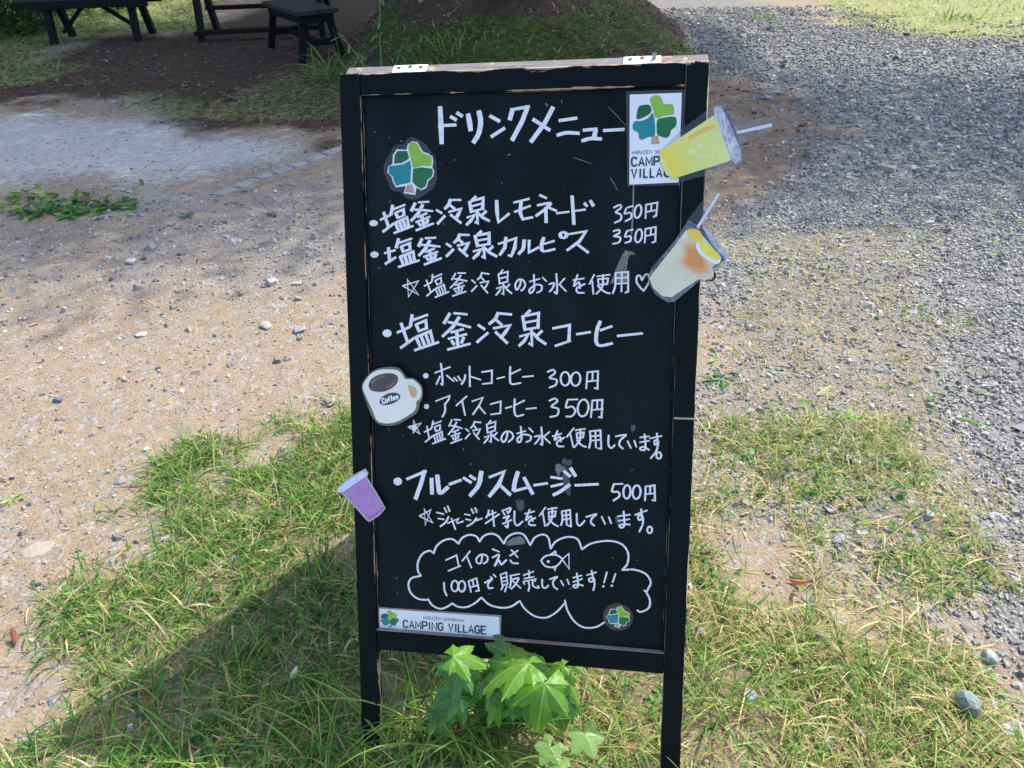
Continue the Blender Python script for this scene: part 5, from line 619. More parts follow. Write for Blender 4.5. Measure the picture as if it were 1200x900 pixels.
# eye ring on the right edge
M_iron = flat_mat('black_iron', (.02, .02, .022), .4, .3)
def torus(name, c, nrm, R, r, mat, parent, n=22, m=8):
    c = Vector(c); a = Vector(nrm).normalized(); x = a.orthogonal().normalized(); y = a.cross(x); V = []; Fs = []
    for i in range(n):
        th = 2 * math.pi * i / n; d = x * math.cos(th) + y * math.sin(th)
        for j in range(m): ph = 2 * math.pi * j / m; V.append(c + d * (R + r * math.cos(ph)) + a * r * math.sin(ph))
    for i in range(n):
        for j in range(m): Fs.append((i * m + j, ((i + 1) % n) * m + j, ((i + 1) % n) * m + (j + 1) % m, i * m + (j + 1) % m))
    return py_mesh(name, V, Fs, mat, parent, True)
def L(u, v, w=0): return Vector((u - BW / 2, BH - v, w))
ring = torus('eye_ring', L(.6165, .3285, -.012), (.25, .1, 1), .0072, .0022, M_iron, sign)
cyl('ring_shank', L(.6003, .3265, -.012), (1, -.1, 0), .0022, .011, M_steel, ring)
torus('ring_link', L(.6135, .3195, -.012), (1, .35, .4), .0050, .0013, M_steel, ring)
# bent nail / pale chips on the right post
box_obj('wood_chip', (.266, BH - .5655, -.0004), (.2985, BH - .5625, .0006), flat_mat('bare_wood', (.42, .33, .22), .8, .3, 200), sign, bev=.0002)

# ---- handwriting: flat marker strokes on the panel
M_mark = marker_mat()
def ribbon(P, hw, hh, z, V, Fs, cap=.5):
    P = [p for i, p in enumerate(P) if i == 0 or math.hypot(p[0] - P[i - 1][0], p[1] - P[i - 1][1]) > 2e-4]
    n = len(P)
    if n < 2: return
    # extend the ends a little: the marker tip has a width
    def ext(a, b):
        d = math.hypot(a[0] - b[0], a[1] - b[1]); k = min(hw, hh) * cap / d; return (a[0] + (a[0] - b[0]) * k, a[1] + (a[1] - b[1]) * k)
    P[0] = ext(P[0], P[1]); P[-1] = ext(P[-1], P[-2]); b = len(V)
    for i, (x, y) in enumerate(P):
        d0 = (P[i][0] - P[i - 1][0], P[i][1] - P[i - 1][1]) if i else None
        d1 = (P[i + 1][0] - P[i][0], P[i + 1][1] - P[i][1]) if i < n - 1 else None
        def nrm(d): l = math.hypot(*d); return (-d[1] / l, d[0] / l)
        if d0 and d1:
            a, c = nrm(d0), nrm(d1); m = (a[0] + c[0], a[1] + c[1]); ml = math.hypot(*m)
            if ml < .35: m = a; k = 1
            else: m = (m[0] / ml, m[1] / ml); k = min(1.5, 1 / max(.3, m[0] * a[0] + m[1] * a[1]))
        else: m = nrm(d0 or d1); k = 1
        w = math.sqrt((hw * m[0]) ** 2 + (hh * m[1]) ** 2) * k * (1 + .06 * math.sin(i * 2.3 + b))
        if (i == 0 or i == n - 1): w *= .88
        V.append((x + m[0] * w, y + m[1] * w, z + i * 6e-6)); V.append((x - m[0] * w, y - m[1] * w, z + i * 6e-6))
        if i: q = b + 2 * i; Fs.append((q - 2, q - 1, q + 1, q))
LB = {'title': 'large title line of wide marker strokes', 'fish': 'small outline drawing of a fish', 'cloud': 'scalloped cloud outline round the last two lines', 'coffee': 'large coffee heading in wide strokes'}
for name, data in WRITING.items():
    V = []; Fs = []
    for si, st in enumerate(data.split(';')):
        k = st[0]; a = [int(q) for q in st[1:].split()]; hw, hh = a[0] * 1e-4, a[1] * 1e-4
        P = [(a[i] * 1e-4 - BW / 2, BH - a[i + 1] * 1e-4) for i in range(2, len(a), 2)]; z = -.0098 + (si % 14) * 1.6e-5
        if k == 'b':
            b = len(V); V += [(x, y, z) for x, y in P]; Fs.append(tuple(range(b, b + len(P))))
        else: ribbon(P, hw, hh, z, V, Fs)
    o = py_mesh('fish_drawing' if name == 'fish' else 'cloud_outline' if name == 'cloud' else 'handwriting', V, Fs, M_mark, sign)
    if name in LB: o['label'] = LB[name]
# peeled patches and scratches
M_peel = flat_mat('bare_hardboard', (.15, .165, .14), .8, .35, 90); M_peel2 = flat_mat('scuffed_panel', (.055, .075, .085), .8, .6, 160)
def local(name, off=(0, 0)):
    a = (SHAPES.get(name) or QUADS.get(name)); return [(a[i] * 1e-4, a[i + 1] * 1e-4) for i in range(0, len(a), 2)]
def poly(name, pts, cu, cv, z0, th, mat, parent):
    'flat cut-out piece: outline (u,v) -> prism of thickness th standing z0 off the sticker base'
    bm = bmesh.new(); top = [bm.verts.new((u - cu, cv - v, z0 + th)) for u, v in pts]; n = len(top)
    bot = [bm.verts.new((u - cu, cv - v, z0)) for u, v in pts]
    bm.faces.new(top); bm.faces.new(bot[::-1])
    for i in range(n): bm.faces.new((top[i], bot[i], bot[(i + 1) % n], top[(i + 1) % n]))
    bmesh.ops.recalc_face_normals(bm, faces=bm.faces); bmesh.ops.triangulate(bm, faces=[f for f in bm.faces if len(f.verts) > 4])
    return bm_obj(name, bm, mat, parent)
def rough_edge(pts, k=3, j=.0012, seed=1):
    r = random.Random(seed); out = []
    for i in range(len(pts)):
        a, b = pts[i], pts[(i + 1) % len(pts)]
        for t in range(k): f = t / k; out.append((a[0] + (b[0] - a[0]) * f + r.uniform(-j, j), a[1] + (b[1] - a[1]) * f + r.uniform(-j, j)))
    return out
for i, c in enumerate('abcdefg'):
    poly('peeled_patch', rough_edge(local('peel_' + c), 3, .0007, i), BW / 2, BH, -.00995, .00006, M_peel if c in 'abd' else M_peel2, sign)
M_scr = flat_mat('scratch', (.24, .25, .25), .8, .4)
SCR = [(.446, .063, .474, .092, .0005), (.392, .140, .420, .150, .0005), (.451, .172, .463, .192, .0006), (.489, .1785, .488, .262, .0016), (.098, .15, .095, .157, .0012), (.345, .055, .348, .059, .0012), (.37, .05, .371, .055, .0008)]
rs = random.Random(4)
for i in range(46):
    u = rs.uniform(.05, .55); v = rs.uniform(.05, .98); a = rs.uniform(0, 3.14); l = rs.uniform(.001, .005); SCR.append((u, v, u + l * math.cos(a), v + l * math.sin(a), rs.uniform(.0003, .0009)))
V = []; Fs = []
for u0, v0, u1, v1, w in SCR: ribbon([(u0 - BW / 2, BH - v0), ((u0 + u1) / 2 - BW / 2 + .0006, BH - (v0 + v1) / 2), (u1 - BW / 2, BH - v1)], w * .7, w * .7, -.00992, V, Fs)
tag(py_mesh('scratch_marks', V, Fs, M_scr, sign), kind='stuff')

# ------------------------------------------------------------------ laminated cut-outs on the board
M_film = film_mat()
C_LIME = print_mat('print_lime', (.20, .42, .035), (.25, .48, .05)); C_DARK = print_mat('print_deep_green', (.006, .085, .035), (.010, .11, .045)); C_TEAL = print_mat('print_teal', (.008, .19, .21), (.012, .23, .25))
C_GREEN = print_mat('print_green', (.005, .12, .03), (.010, .15, .045)); C_TRUNK = print_mat('print_trunk', (.36, .27, .20), (.42, .32, .25)); C_PAPER = print_mat('print_paper', (.66, .70, .74), (.72, .75, .78)); C_INK = print_mat('print_ink', (.012, .035, .035), (.02, .045, .045), rough=.3)
C_CARDW = print_mat('laminated_white_card', (.66, .70, .75), (.73, .77, .80), 8, .15)
def center(pts): a = np.array(pts); return (a.min(0) + a.max(0)) / 2
def cutout(name, key, w, label, cat, group=None):
    c = center(local(key)); o = empty(name, None, label, cat, group, M=bframe(c[0], c[1], w)); return o, c
def remap(pts, c0, s, c1): return [((u - c0[0]) * s[0] + c1[0], (v - c0[1]) * s[1] + c1[1]) for u, v in pts]
def emblem(o, c, keys, f=lambda p: p, z=.0006):
    for nm, k, m in (('emblem_leaf', keys + 'lime', C_LIME), ('emblem_leaf', keys + 'dark', C_DARK), ('emblem_leaf', keys + 'teal', C_TEAL), ('emblem_leaf', keys + 'green', C_GREEN), ('emblem_trunk', keys + 'trunk', C_TRUNK)):
        poly(nm, f(local(k)), c[0], c[1], z, .0001, m, o)
o, c = cutout('tree_cutout', 'tree_film', -.0094, 'laminated tree emblem in four greens, upper left of the board', 'sticker')
poly('clear_film', local('tree_film'), c[0], c[1], 0, .0003, M_film, o); poly('emblem_outline', local('emblem_edge'), c[0], c[1], .0004, .0001, C_PAPER, o); emblem(o, c, '')
o, c = cutout('tree_cutout', 'small_film', -.0094, 'small round laminated tree emblem at the lower right end of the cloud', 'sticker')
poly('clear_film', local('small_film'), c[0], c[1], 0, .0003, M_film, o)
e = np.array(local('emblem_edge')); e0 = (e.min(0) + e.max(0)) / 2; sf = np.array(local('small_film')); span = sf.max(0) - sf.min(0); sc_ = (span * .80) / (e.max(0) - e.min(0)); f_ = lambda p: remap(p, e0, sc_, c - np.array([0, .0005]))
poly('emblem_outline', f_(local('emblem_edge')), c[0], c[1], .0004, .0001, C_PAPER, o); emblem(o, c, '', f_)

# plain condensed capitals, each a few strokes in a cell 0..1 wide and 0..1 high (y down)
def _arc(cx, cy, rx, ry, a0, a1, n=7): return [(cx + rx * math.cos(math.radians(a0 + (a1 - a0) * k / n)), cy + ry * math.sin(math.radians(a0 + (a1 - a0) * k / n))) for k in range(n + 1)]
CAPS = {
 'C': [_arc(.5, .28, .5, .28, -15, -180) + _arc(.5, .72, .5, .28, 180, 15)], 'A': [[(0, 1), (.5, 0), (1, 1)], [(.18, .68), (.82, .68)]], 'M': [[(0, 1), (0, 0), (.5, .75), (1, 0), (1, 1)]],
 'P': [[(0, 1), (0, 0), (.55, 0)] + _arc(.6, .27, .4, .27, -80, 80) + [(.55, .54), (0, .54)]], 'I': [[(.5, 0), (.5, 1)]], 'N': [[(0, 1), (0, 0), (1, 1), (1, 0)]],
 'G': [_arc(.5, .28, .5, .28, -15, -180) + _arc(.5, .72, .5, .28, 180, 0) + [(1, .52), (.58, .52)]], 'V': [[(0, 0), (.5, 1), (1, 0)]], 'L': [[(0, 0), (0, 1), (1, 1)]], 'E': [[(1, 0), (0, 0), (0, 1), (1, 1)], [(0, .48), (.85, .48)]],
 'H': [[(0, 0), (0, 1)], [(1, 0), (1, 1)], [(0, .5), (1, .5)]], 'R': [[(0, 1), (0, 0), (.55, 0)] + _arc(.6, .26, .4, .26, -80, 80) + [(.55, .52), (0, .52)], [(.5, .52), (1, 1)]],
 'U': [[(0, 0), (0, .72)] + _arc(.5, .72, .5, .28, 180, 0) + [(1, 0)]], 'Z': [[(0, 0), (1, 0), (0, 1), (1, 1)]], 'S': [_arc(.5, .25, .46, .25, -20, -200) + _arc(.5, .75, .48, .25, -60, 160)], 'O': [_arc(.5, .28, .5, .28, -180, 0) + _arc(.5, .72, .5, .28, 0, 180) + [(0, .28)]],
 'o': [_arc(.5, .68, .42, .30, -90, 270, 12)], 'e': [[(.1, .66), (.9, .62)] + _arc(.5, .68, .42, .30, -10, -300, 10)], 'f': [[(.9, .04), (.6, .06), (.45, .2), (.45, 1)], [(.1, .4), (.85, .38)]]}
def text_quad(name, s, quad, c, z, mat, parent, weight=.10, gap=.34):
    q = np.array(local(quad)); adv = [(.35 if ch == 'I' else .5 if ch == ' ' else 1.15 if ch == 'M' else .75 if ch in 'Lf' else 1.0) for ch in s]; tot = sum(adv) + gap * (len(s) - 1); x = 0; V = []; Fs = []
    Hh = np.linalg.norm(q[3] - q[0]); w = Hh * weight
    for ch, ad in zip(s, adv):
        for st in CAPS.get(ch, ()):
            P = []
            for a, t in st:
                if ch == 'I': a = .5
                u = (x + a * ad) / tot; p = (q[0] * (1 - u) + q[1] * u) * (1 - t) + (q[3] * (1 - u) + q[2] * u) * t; P.append((p[0] - c[0], c[1] - p[1]))
            ribbon(P, w, w, z + (len(V) % 7) * 5e-6, V, Fs, .25)
        x += ad + gap
    return py_mesh(name, V, Fs, mat, parent)
o, c = cutout('camp_card', 'card_film', .0006, 'white laminated camping village card with green tree at top right of board', 'card')
poly('clear_film', local('card_film'), c[0], c[1], 0, .0003, M_film, o); poly('card_paper', local('card_paper'), c[0], c[1], .0004, .0001, C_CARDW, o); emblem(o, c, 'c_')
text_quad('lettering', 'HIRUZEN SHIOGAMA', 'q_card1', c, .0007, C_INK, o, .085, .55); text_quad('lettering', 'CAMPING', 'q_card2', c, .0007, C_INK, o, .115, .42); text_quad('lettering', 'VILLAGE', 'q_card3', c, .0007, C_INK, o, .115, .55)
o, c = cutout('camp_banner', 'banner_film', -.0096, 'long narrow camping village name plate on the ledge at lower left of board', 'name plate')
M_bfilm = flat_mat('grey_plate_edge', (.22, .22, .21), .3, .2)
poly('plate_edge', local('banner_film'), c[0], c[1], 0, .0006, M_bfilm, o); poly('card_paper', local('banner_paper'), c[0], c[1], .0007, .0001, C_CARDW, o); emblem(o, c, 'b_', z=.0009)
text_quad('lettering', 'HIRUZEN SHIOGAMA', 'q_ban1', c, .0010, C_INK, o, .085, .6); text_quad('lettering', 'CAMPING VILLAGE', 'q_ban2', c, .0010, C_INK, o, .11, .42)

C_LEM = print_mat('print_lemonade', (.62, .66, .17), (.66, .74, .26), 22, .18, (.74, .80, .40)); C_LEMB = print_mat('print_lemon_bottom', (.70, .62, .04), (.74, .70, .12), 30, .18)
C_ICE = print_mat('print_ice', (.64, .69, .27), (.70, .75, .36), 60, .18); C_LID = print_mat('print_clear_lid', (.20, .23, .27), (.52, .56, .62), 70, .15, (.70, .74, .80)); C_LIDD = print_mat('print_lid_edge', (.05, .07, .10), (.16, .19, .24), 50, .2)
C_STRAW = print_mat('print_straw', (.46, .50, .60), (.66, .68, .76), 90, .2); C_PEEL = print_mat('print_peel', (.72, .44, .09), (.70, .55, .15), 60, .2)
def inset(pts, k, shift=(0, 0)): c0 = center(pts); return [((u - c0[0]) * k + c0[0] + shift[0], (v - c0[1]) * k + c0[1] + shift[1]) for u, v in pts]
C_SH = print_mat('print_lid_shine', (.60, .64, .70), (.74, .78, .82), 80, .15)
def lid_shines(p):
    a, b_, c_, d = [np.array(p[i]) for i in (0, 2, 7, 9)]; out = []
    for f0, f1, g0, g1 in ((.1, .16, .05, .9), (.45, .5, .15, .55), (.62, .70, .5, .95), (.8, .86, .1, .4)):
        m = lambda f, g: tuple((a * (1 - f) + b_ * f) * (1 - g) + (d * (1 - f) + c_ * f) * g); out.append([m(f0, g0), m(f1, g0), m(f1 + .03, (g0 + g1) / 2), m(f1, g1), m(f0, g1)])
    return out
o, c = cutout('lemonade_cutout', 'lemon_film', .0022, 'laminated picture of a yellow lemonade cup with straw, tilted over the right edge', 'picture')
poly('clear_film', local('lemon_film'), c[0], c[1], 0, .0004, M_film, o)
lb = local('lemon_body'); poly('cup_picture', lb, c[0], c[1], .0005, .0001, C_LEM, o)
def band(A, B, f0, f1): return A
def q4(pts): return [(pts[i][0], pts[i][1]) for i in range(len(pts))]
LBp = np.array(lb)
def at_lem(a, b):   # a along the cup (0 base, 1 rim), b across
    A = LBp[0] * (1 - a) + LBp[3] * a; B = LBp[6] * (1 - a) + LBp[4] * a; return tuple(A * (1 - b) + B * b)
for k_ in range(9):
    a0 = k_ / 9; a1 = (k_ + 1) / 9; t0 = (k_ + .5) / 9; q0 = np.array((.76, .64, .05)) * (1 - min(1, t0 * 2.2)) + np.array((.66, .69, .20)) * min(1, t0 * 2.2); q0 = q0 * (1 - max(0, t0 - .5) * .9) + np.array((.66, .74, .42)) * max(0, t0 - .5) * .9
    poly('printed_drink', [at_lem(a0, .015), at_lem(a0, .35), at_lem(a0 + .012, .7), at_lem(a0, .985), at_lem(a1, .985), at_lem(a1 + .012, .7), at_lem(a1, .35), at_lem(a1, .015)] if k_ < 8 else [at_lem(a0, .015), at_lem(a0, .35), at_lem(a0 + .012, .7), at_lem(a0, .985), at_lem(.985, .985), at_lem(.985, .015)], c[0], c[1], .00062 + k_ * 5e-6, .00003, print_mat('print_lemon_band', tuple(q0 * .95), tuple(q0), 30, .18), o)
for (a0, a1, b0, b1) in ((.34, .50, .42, .60), (.52, .60, .34, .62), (.44, .66, .66, .76)):
    poly('printed_ice', [at_lem(a0, b0), at_lem((a0 + a1) / 2, b0 - .04), at_lem(a1, b0 + .07), at_lem(a1 - .03, b1), at_lem(a0 + .05, b1 - .05)], c[0], c[1], .0007, .00005, C_ICE, o)
poly('printed_peel', local('lemon_peel'), c[0], c[1], .0008, .00005, C_PEEL, o)
poly('printed_lid', local('lemon_lid'), c[0], c[1], .0009, .00005, C_LID, o); [poly('printed_lid_shine', q_, c[0], c[1], .00096, .00003, C_SH, o) for q_ in lid_shines(local('lemon_lid'))]
poly('printed_lid_edge', local('lemon_liddark'), c[0], c[1], .0010, .00005, C_LIDD, o); poly('printed_straw', local('lemon_straw'), c[0], c[1], .0010, .00005, C_STRAW, o)

def lemon_gloss(): pass
C_CUPE = print_mat('print_cup_edge', (.05, .055, .065), (.20, .215, .24), 60, .15); C_MILK = print_mat('print_milky', (.66, .66, .52), (.60, .57, .38), 14, .12); C_MILKB = print_mat('print_milky_low', (.60, .52, .32), (.58, .54, .38), 24, .2)
C_ORA = print_mat('print_orange_syrup', (.66, .25, .06), (.70, .36, .13), 60, .2); C_ORAL = print_mat('print_pale_orange', (.70, .48, .26), (.68, .56, .38), 40, .2); C_SLI = print_mat('print_lemon_slice', (.78, .60, .03), (.78, .70, .12), 60, .2); C_WH = print_mat('print_white_foam', (.70, .76, .74), (.76, .80, .80), 40, .2)
o, c = cutout('yogurt_drink_cutout', 'peach_film', .0022, 'laminated picture of a white drink with orange syrup and lemon, below the lemonade', 'picture')
poly('clear_film', local('peach_film'), c[0], c[1], 0, .0004, M_film, o)
poly('cup_picture', local('peach_cup'), c[0], c[1], .0005, .0001, C_CUPE, o); poly('printed_drink', local('peach_milk'), c[0], c[1], .0007, .00005, C_MILK, o)
po = local('peach_orange')
for k_, (f_k, colr) in enumerate(((1.42, (.66, .60, .44)), (1.26, (.67, .55, .36)), (1.10, (.68, .46, .26)), (.92, (.68, .36, .16)), (.68, (.67, .27, .08)))): poly('printed_syrup', rough_edge(inset(po, f_k, (.0006, .0012)), 2, .0012, k_), c[0], c[1], .0008 + k_ * .00005, .00004, print_mat('print_syrup', colr, tuple(q * .93 for q in colr), 70, .2), o)
ps = local('peach_sliceb'); poly('printed_foam', inset(ps, 1.18, (-.002, .003)), c[0], c[1], .0011, .00005, C_WH, o)
poly('printed_slice', local('peach_slicea'), c[0], c[1], .0012, .00005, print_mat('print_orange_lump', (.76, .48, .05), (.78, .58, .10), 60, .2), o); poly('printed_slice', ps, c[0], c[1], .0012, .00005, C_SLI, o)
poly('printed_lid_edge', local('peach_rim'), c[0], c[1], .0011, .00005, C_LID, o); poly('printed_straw', local('peach_straw'), c[0], c[1], .0012, .00005, C_STRAW, o)

C_MUG = print_mat('print_mug_cream', (.66, .67, .58), (.74, .74, .66), 12, .15); C_COF = print_mat('print_coffee', (.045, .026, .02), (.065, .038, .03), 30, .15); C_COFG = print_mat('print_coffee_gloss', (.13, .085, .07), (.17, .12, .10), 40, .2)
C_TAN = print_mat('print_tan', (.50, .32, .14), (.56, .37, .18), 30, .2); C_LAB = print_mat('print_label', (.016, .015, .03), (.024, .022, .045), 30, .2); C_LOW = print_mat('print_mug_low', (.50, .50, .32), (.56, .55, .38), 24, .2)
M_dfilm = flat_mat('yellowed_film_edge', (.12, .12, .085), .3, .3)
o, c = cutout('mug_cutout', 'mug_film', .0008, 'laminated cream coffee mug picture stuck on the left edge of the board', 'picture')
poly('film_edge', local('mug_film'), c[0], c[1], 0, .0005, M_dfilm, o); poly('mug_picture', local('mug_body'), c[0], c[1], .0006, .0001, C_MUG, o)
poly('printed_coffee', local('mug_coffee'), c[0], c[1], .0008, .00005, C_COF, o); poly('printed_gloss', local('mug_gloss'), c[0], c[1], .0009, .00005, C_COFG, o); poly('printed_gloss', local('mug_glossb'), c[0], c[1], .0009, .00005, C_COFG, o)
poly('printed_label', local('mug_label'), c[0], c[1], .0008, .00005, C_LAB, o); poly('printed_handle_hole', local('mug_hole'), c[0], c[1], .0008, .00005, C_TAN, o)
text_quad('lettering', 'Coffee', 'q_coffee', c, .0010, C_PAPER, o, .16, .28)
C_PUR = print_mat('print_purple', (.34, .17, .42), (.40, .21, .47), 40, .3, (.46, .25, .52)); C_PURD = print_mat('print_purple_dark', (.22, .08, .30), (.26, .10, .33), 40, .3); C_PLID = print_mat('print_pale_lid', (.50, .55, .72), (.62, .66, .80), 40, .3); C_PED = print_mat('laminate_pale_edge', (.32, .36, .36), (.42, .46, .45), 40, .25)
o, c = cutout('smoothie_cutout', 'smoothie_film', .0008, 'purple smoothie cup cut-out with pale lid poking past the left edge', 'picture')
poly('film_edge', local('smoothie_film'), c[0], c[1], 0, .0005, C_PED, o); poly('cup_picture', local('smoothie_cup'), c[0], c[1], .0006, .0001, C_PUR, o)
poly('printed_lid', local('smoothie_lid'), c[0], c[1], .0008, .00005, C_PLID, o); poly('printed_rim', local('smoothie_rim'), c[0], c[1], .0008, .00005, C_PURD, o)

# ------------------------------------------------------------------ leaves and plants
def leaf_mat(name, c1, c2, vein, trans=.45):
    t = NT(name); v = t.obj(); n = t.noise(40, 4, .6, v); vn = t.attr('vein'); c = t.mix(t.ramp(n, [(.3, 0.0), (.7, 1.0)]), c1, c2); c = t.mix(t.ramp(t.noise(14, 3, .6, v), [(.35, .35), (.6, 0.0)]), c, tuple(q * .45 for q in c1)); c = t.mix(t.ramp(t.noise(260, 2, .5, v), [(.66, 0.0), (.74, .5)]), c, (.10, .08, .03)); c = t.mix(t.math('MULTIPLY', vn, .7), c, vein)
    b = t.n('BsdfPrincipled'); t.set(b.inputs['Base Color'], c); b.inputs['Roughness'].default_value = .38; b.inputs['Specular IOR Level'].default_value = .5
    t.set(b.inputs['Normal'], t.bump(t.math('ADD', t.noise(120, 3, .5, v), vn), .4, .002))
    tr = t.n('BsdfTranslucent'); hs = t.n('HueSaturation', Value=2.3, Saturation=1.1, Hue=.485); t.set(hs.inputs['Color'], c); t.set(tr.inputs[0], hs.outputs[0]); mx = t.n('MixShader', Fac=trans)
    t.t.links.new(b.outputs[0], mx.inputs[1]); t.t.links.new(tr.outputs[0], mx.inputs[2]); t.t.links.new(mx.outputs[0], t.out.inputs[0]); return t.m
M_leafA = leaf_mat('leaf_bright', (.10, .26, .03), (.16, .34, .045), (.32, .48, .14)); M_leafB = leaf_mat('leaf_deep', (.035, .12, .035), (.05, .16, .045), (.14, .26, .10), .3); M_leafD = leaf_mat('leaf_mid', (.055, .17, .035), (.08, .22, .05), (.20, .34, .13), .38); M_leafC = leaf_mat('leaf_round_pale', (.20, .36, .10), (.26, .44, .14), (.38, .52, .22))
M_stem = flat_mat('plant_stem', (.16, .24, .06), .5, .25)
def palmate(size, lobes=((0, 1), (.95, .86), (-.95, .86), (1.9, .55), (-1.9, .55)), sharp=2.2, tooth=.05, droop=.35, fold=.22, rnd=None, na=97, nr=7, spread=2.55, width=.42, depth=.34):
    'lobed leaf, attached at the origin and pointing along +x; returns V, quads, vein'
    th = np.linspace(-spread, spread, na); r = np.zeros(na) + depth
    near = np.full(na, 9.0)
    for a, l in lobes:
        d = np.abs(th - a); near = np.minimum(near, d); r = np.maximum(r, l * np.clip(1 - (d / width) ** (1 / sharp * 2.0), 0, 1) ** .55 * (1 - depth * .4) + depth * .4 * l)
    r *= 1 + tooth * np.abs(np.sin(th * 21)) ; r = r * size
    f = np.linspace(0, 1, nr) ** .8; Rr = f[:, None] * r[None]; T = np.repeat(th[None], nr, 0)
    X = Rr * np.cos(T); Y = Rr * np.sin(T); Z = -fold * Rr * np.minimum(near, .5)[None] - droop * Rr ** 2 / size
    Z += size * .03 * np.sin(Rr / size * 26)[...] * (np.minimum(near, .4)[None])
    V = np.stack([X, Y, Z], -1).reshape(-1, 3); i = np.arange(nr - 1)[:, None] * na; j = np.arange(na - 1)[None]
    Q = np.stack([i + j, i + na + j, i + na + j + 1, i + j + 1], -1).reshape(-1, 4)
    lat = np.maximum(0, 1 - np.abs(((Rr / size * 6.5 + near[None] * 2.0) % 1) - .5) * 9) * .55
    vn = np.maximum(np.clip(1 - near[None] * Rr / size / .018, 0, 1), lat * (near[None] > .04)); return V, Q, vn.ravel()
def place(V, p, az, pitch, roll=0):
    M = Matrix.Translation(Vector(p)) @ Matrix.Rotation(az, 4, 'Z') @ Matrix.Rotation(-pitch, 4, 'Y') @ Matrix.Rotation(roll, 4, 'X'); A = np.array(M); return V @ A[:3, :3].T + A[:3, 3]
def leaf_obj(name, V, Q, vn, mat, parent): return np_mesh(name, V, Q, [mat], parent, attrs={'vein': ('POINT', vn)}, smooth=True)
def rel(o, p): return np.array(p) - np.array(o.location)

pl = empty('broadleaf_plant', at(612, 905, Y=.93) * np.array([1, 1, 0]) + np.array([0, 0, gz(0.0, .93)]), 'bright green lobed broadleaf plant growing under the bottom rail of the board', 'plant')
# (pixel of the leaf base, distance, azimuth, pitch, size, bright?)
LV = [((618, 784), .86, 3.10, -.05, .072, 1, .35), ((580, 793), .90, 3.35, -.35, .060, 0, .2), ((532, 768), .99, 3.9, -.5, .050, 0, 0), ((536, 818), .90, 3.7, -.6, .055, 0, .1), ((636, 808), .84, 4.45, -.55, .068, 1, -.1),
      ((606, 776), .915, 2.0, .5, .046, 1, 0), ((622, 782), .91, 1.2, .5, .050, 1, .2), ((645, 786), .91, .5, .0, .052, 1, .5), ((655, 800), .92, 5.7, -.4, .050, 1, 0), ((596, 818), .93, 4.3, -.8, .060, 0, 0), ((562, 784), .955, 2.7, -.1, .055, 0, 0),
      ((590, 772), .92, 1.9, .7, .040, 0, 0), ((572, 838), .94, 4.0, -.8, .055, 0, .2), ((618, 836), .95, 4.9, -.9, .055, 0, 0), ((556, 808), .98, 3.1, -.4, .058, 0, 0), ((604, 800), .95, 5.2, -.9, .052, 0, 0), ((632, 800), .89, 5.3, -.3, .055, 1, .2),
      ((590, 806), .89, 3.8, -.6, .050, 0, -.2), ((648, 830), .90, 5.2, -.7, .050, 0, .3), ((575, 815), .93, 3.4, -.6, .05, 0, .2), ((663, 782), .93, .2, .2, .036, 1, .2), ((600, 790), .88, 2.6, .1, .05, 1, -.3)]
rl = random.Random(11)
for k in range(30): LV.append(((rl.uniform(506, 672), rl.uniform(774, 842)), rl.uniform(.87, .98), rl.uniform(2.2, 6.6), rl.uniform(-.8, .4), rl.uniform(.026, .048), rl.random() < .5, rl.uniform(-.5, .5)))
base_p = np.array(pl.location)
for i, ((px, py), Y, az, pit, sz, br, ro) in enumerate(LV):
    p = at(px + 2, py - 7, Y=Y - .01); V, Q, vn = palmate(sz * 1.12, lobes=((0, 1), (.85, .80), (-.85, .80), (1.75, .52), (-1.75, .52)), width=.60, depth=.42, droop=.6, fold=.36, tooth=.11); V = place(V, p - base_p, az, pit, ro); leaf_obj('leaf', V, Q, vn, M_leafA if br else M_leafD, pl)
    mid = (p - base_p) * .55 + np.array([0, .01, .02]); a = np.array([random.Random(i).uniform(-.02, .02), .01, 0.0]); tv, tf = tube_mesh([a, mid, p - base_p], [.0026, .002, .0014], 5); py_mesh('stem', tv, tf, M_stem, pl, True)
def round_leaf(px, py, Y, sz, az, label):
    p = at(px, py, Y=Y); gx = np.array([p[0] + .01, p[1] + .01]); b = np.array([gx[0], gx[1], float(gz(gx[0], gx[1]))]); o = empty('round_leaf_weed', b, label, 'weed')
    V, Q, vn = palmate(sz, lobes=((0, 1), (1.15, .95), (-1.15, .95), (2.2, .85), (-2.2, .85)), width=.85, depth=.62, tooth=.06, droop=.2, fold=.12, spread=2.75); leaf_obj('leaf', place(V, p - b, az, -.25), Q, vn, M_leafC, o)
    tv, tf = tube_mesh([(0, 0, -.005), (p - b) * .6 + np.array([.006, 0, 0]), p - b], [.0016, .0014, .001], 5); py_mesh('stem', tv, tf, M_stem, o, True)
round_leaf(645, 876, .80, .032, 4.0, 'smaller pale round-lobed leaf left of the larger one, beneath the broadleaf plant')
round_leaf(686, 862, .82, .038, 5.1, 'larger pale round-lobed leaf by the inner side of the right leg')
round_leaf(655, 905, .76, .035, 3.2, 'pale round leaf cut by the lower border under the board')
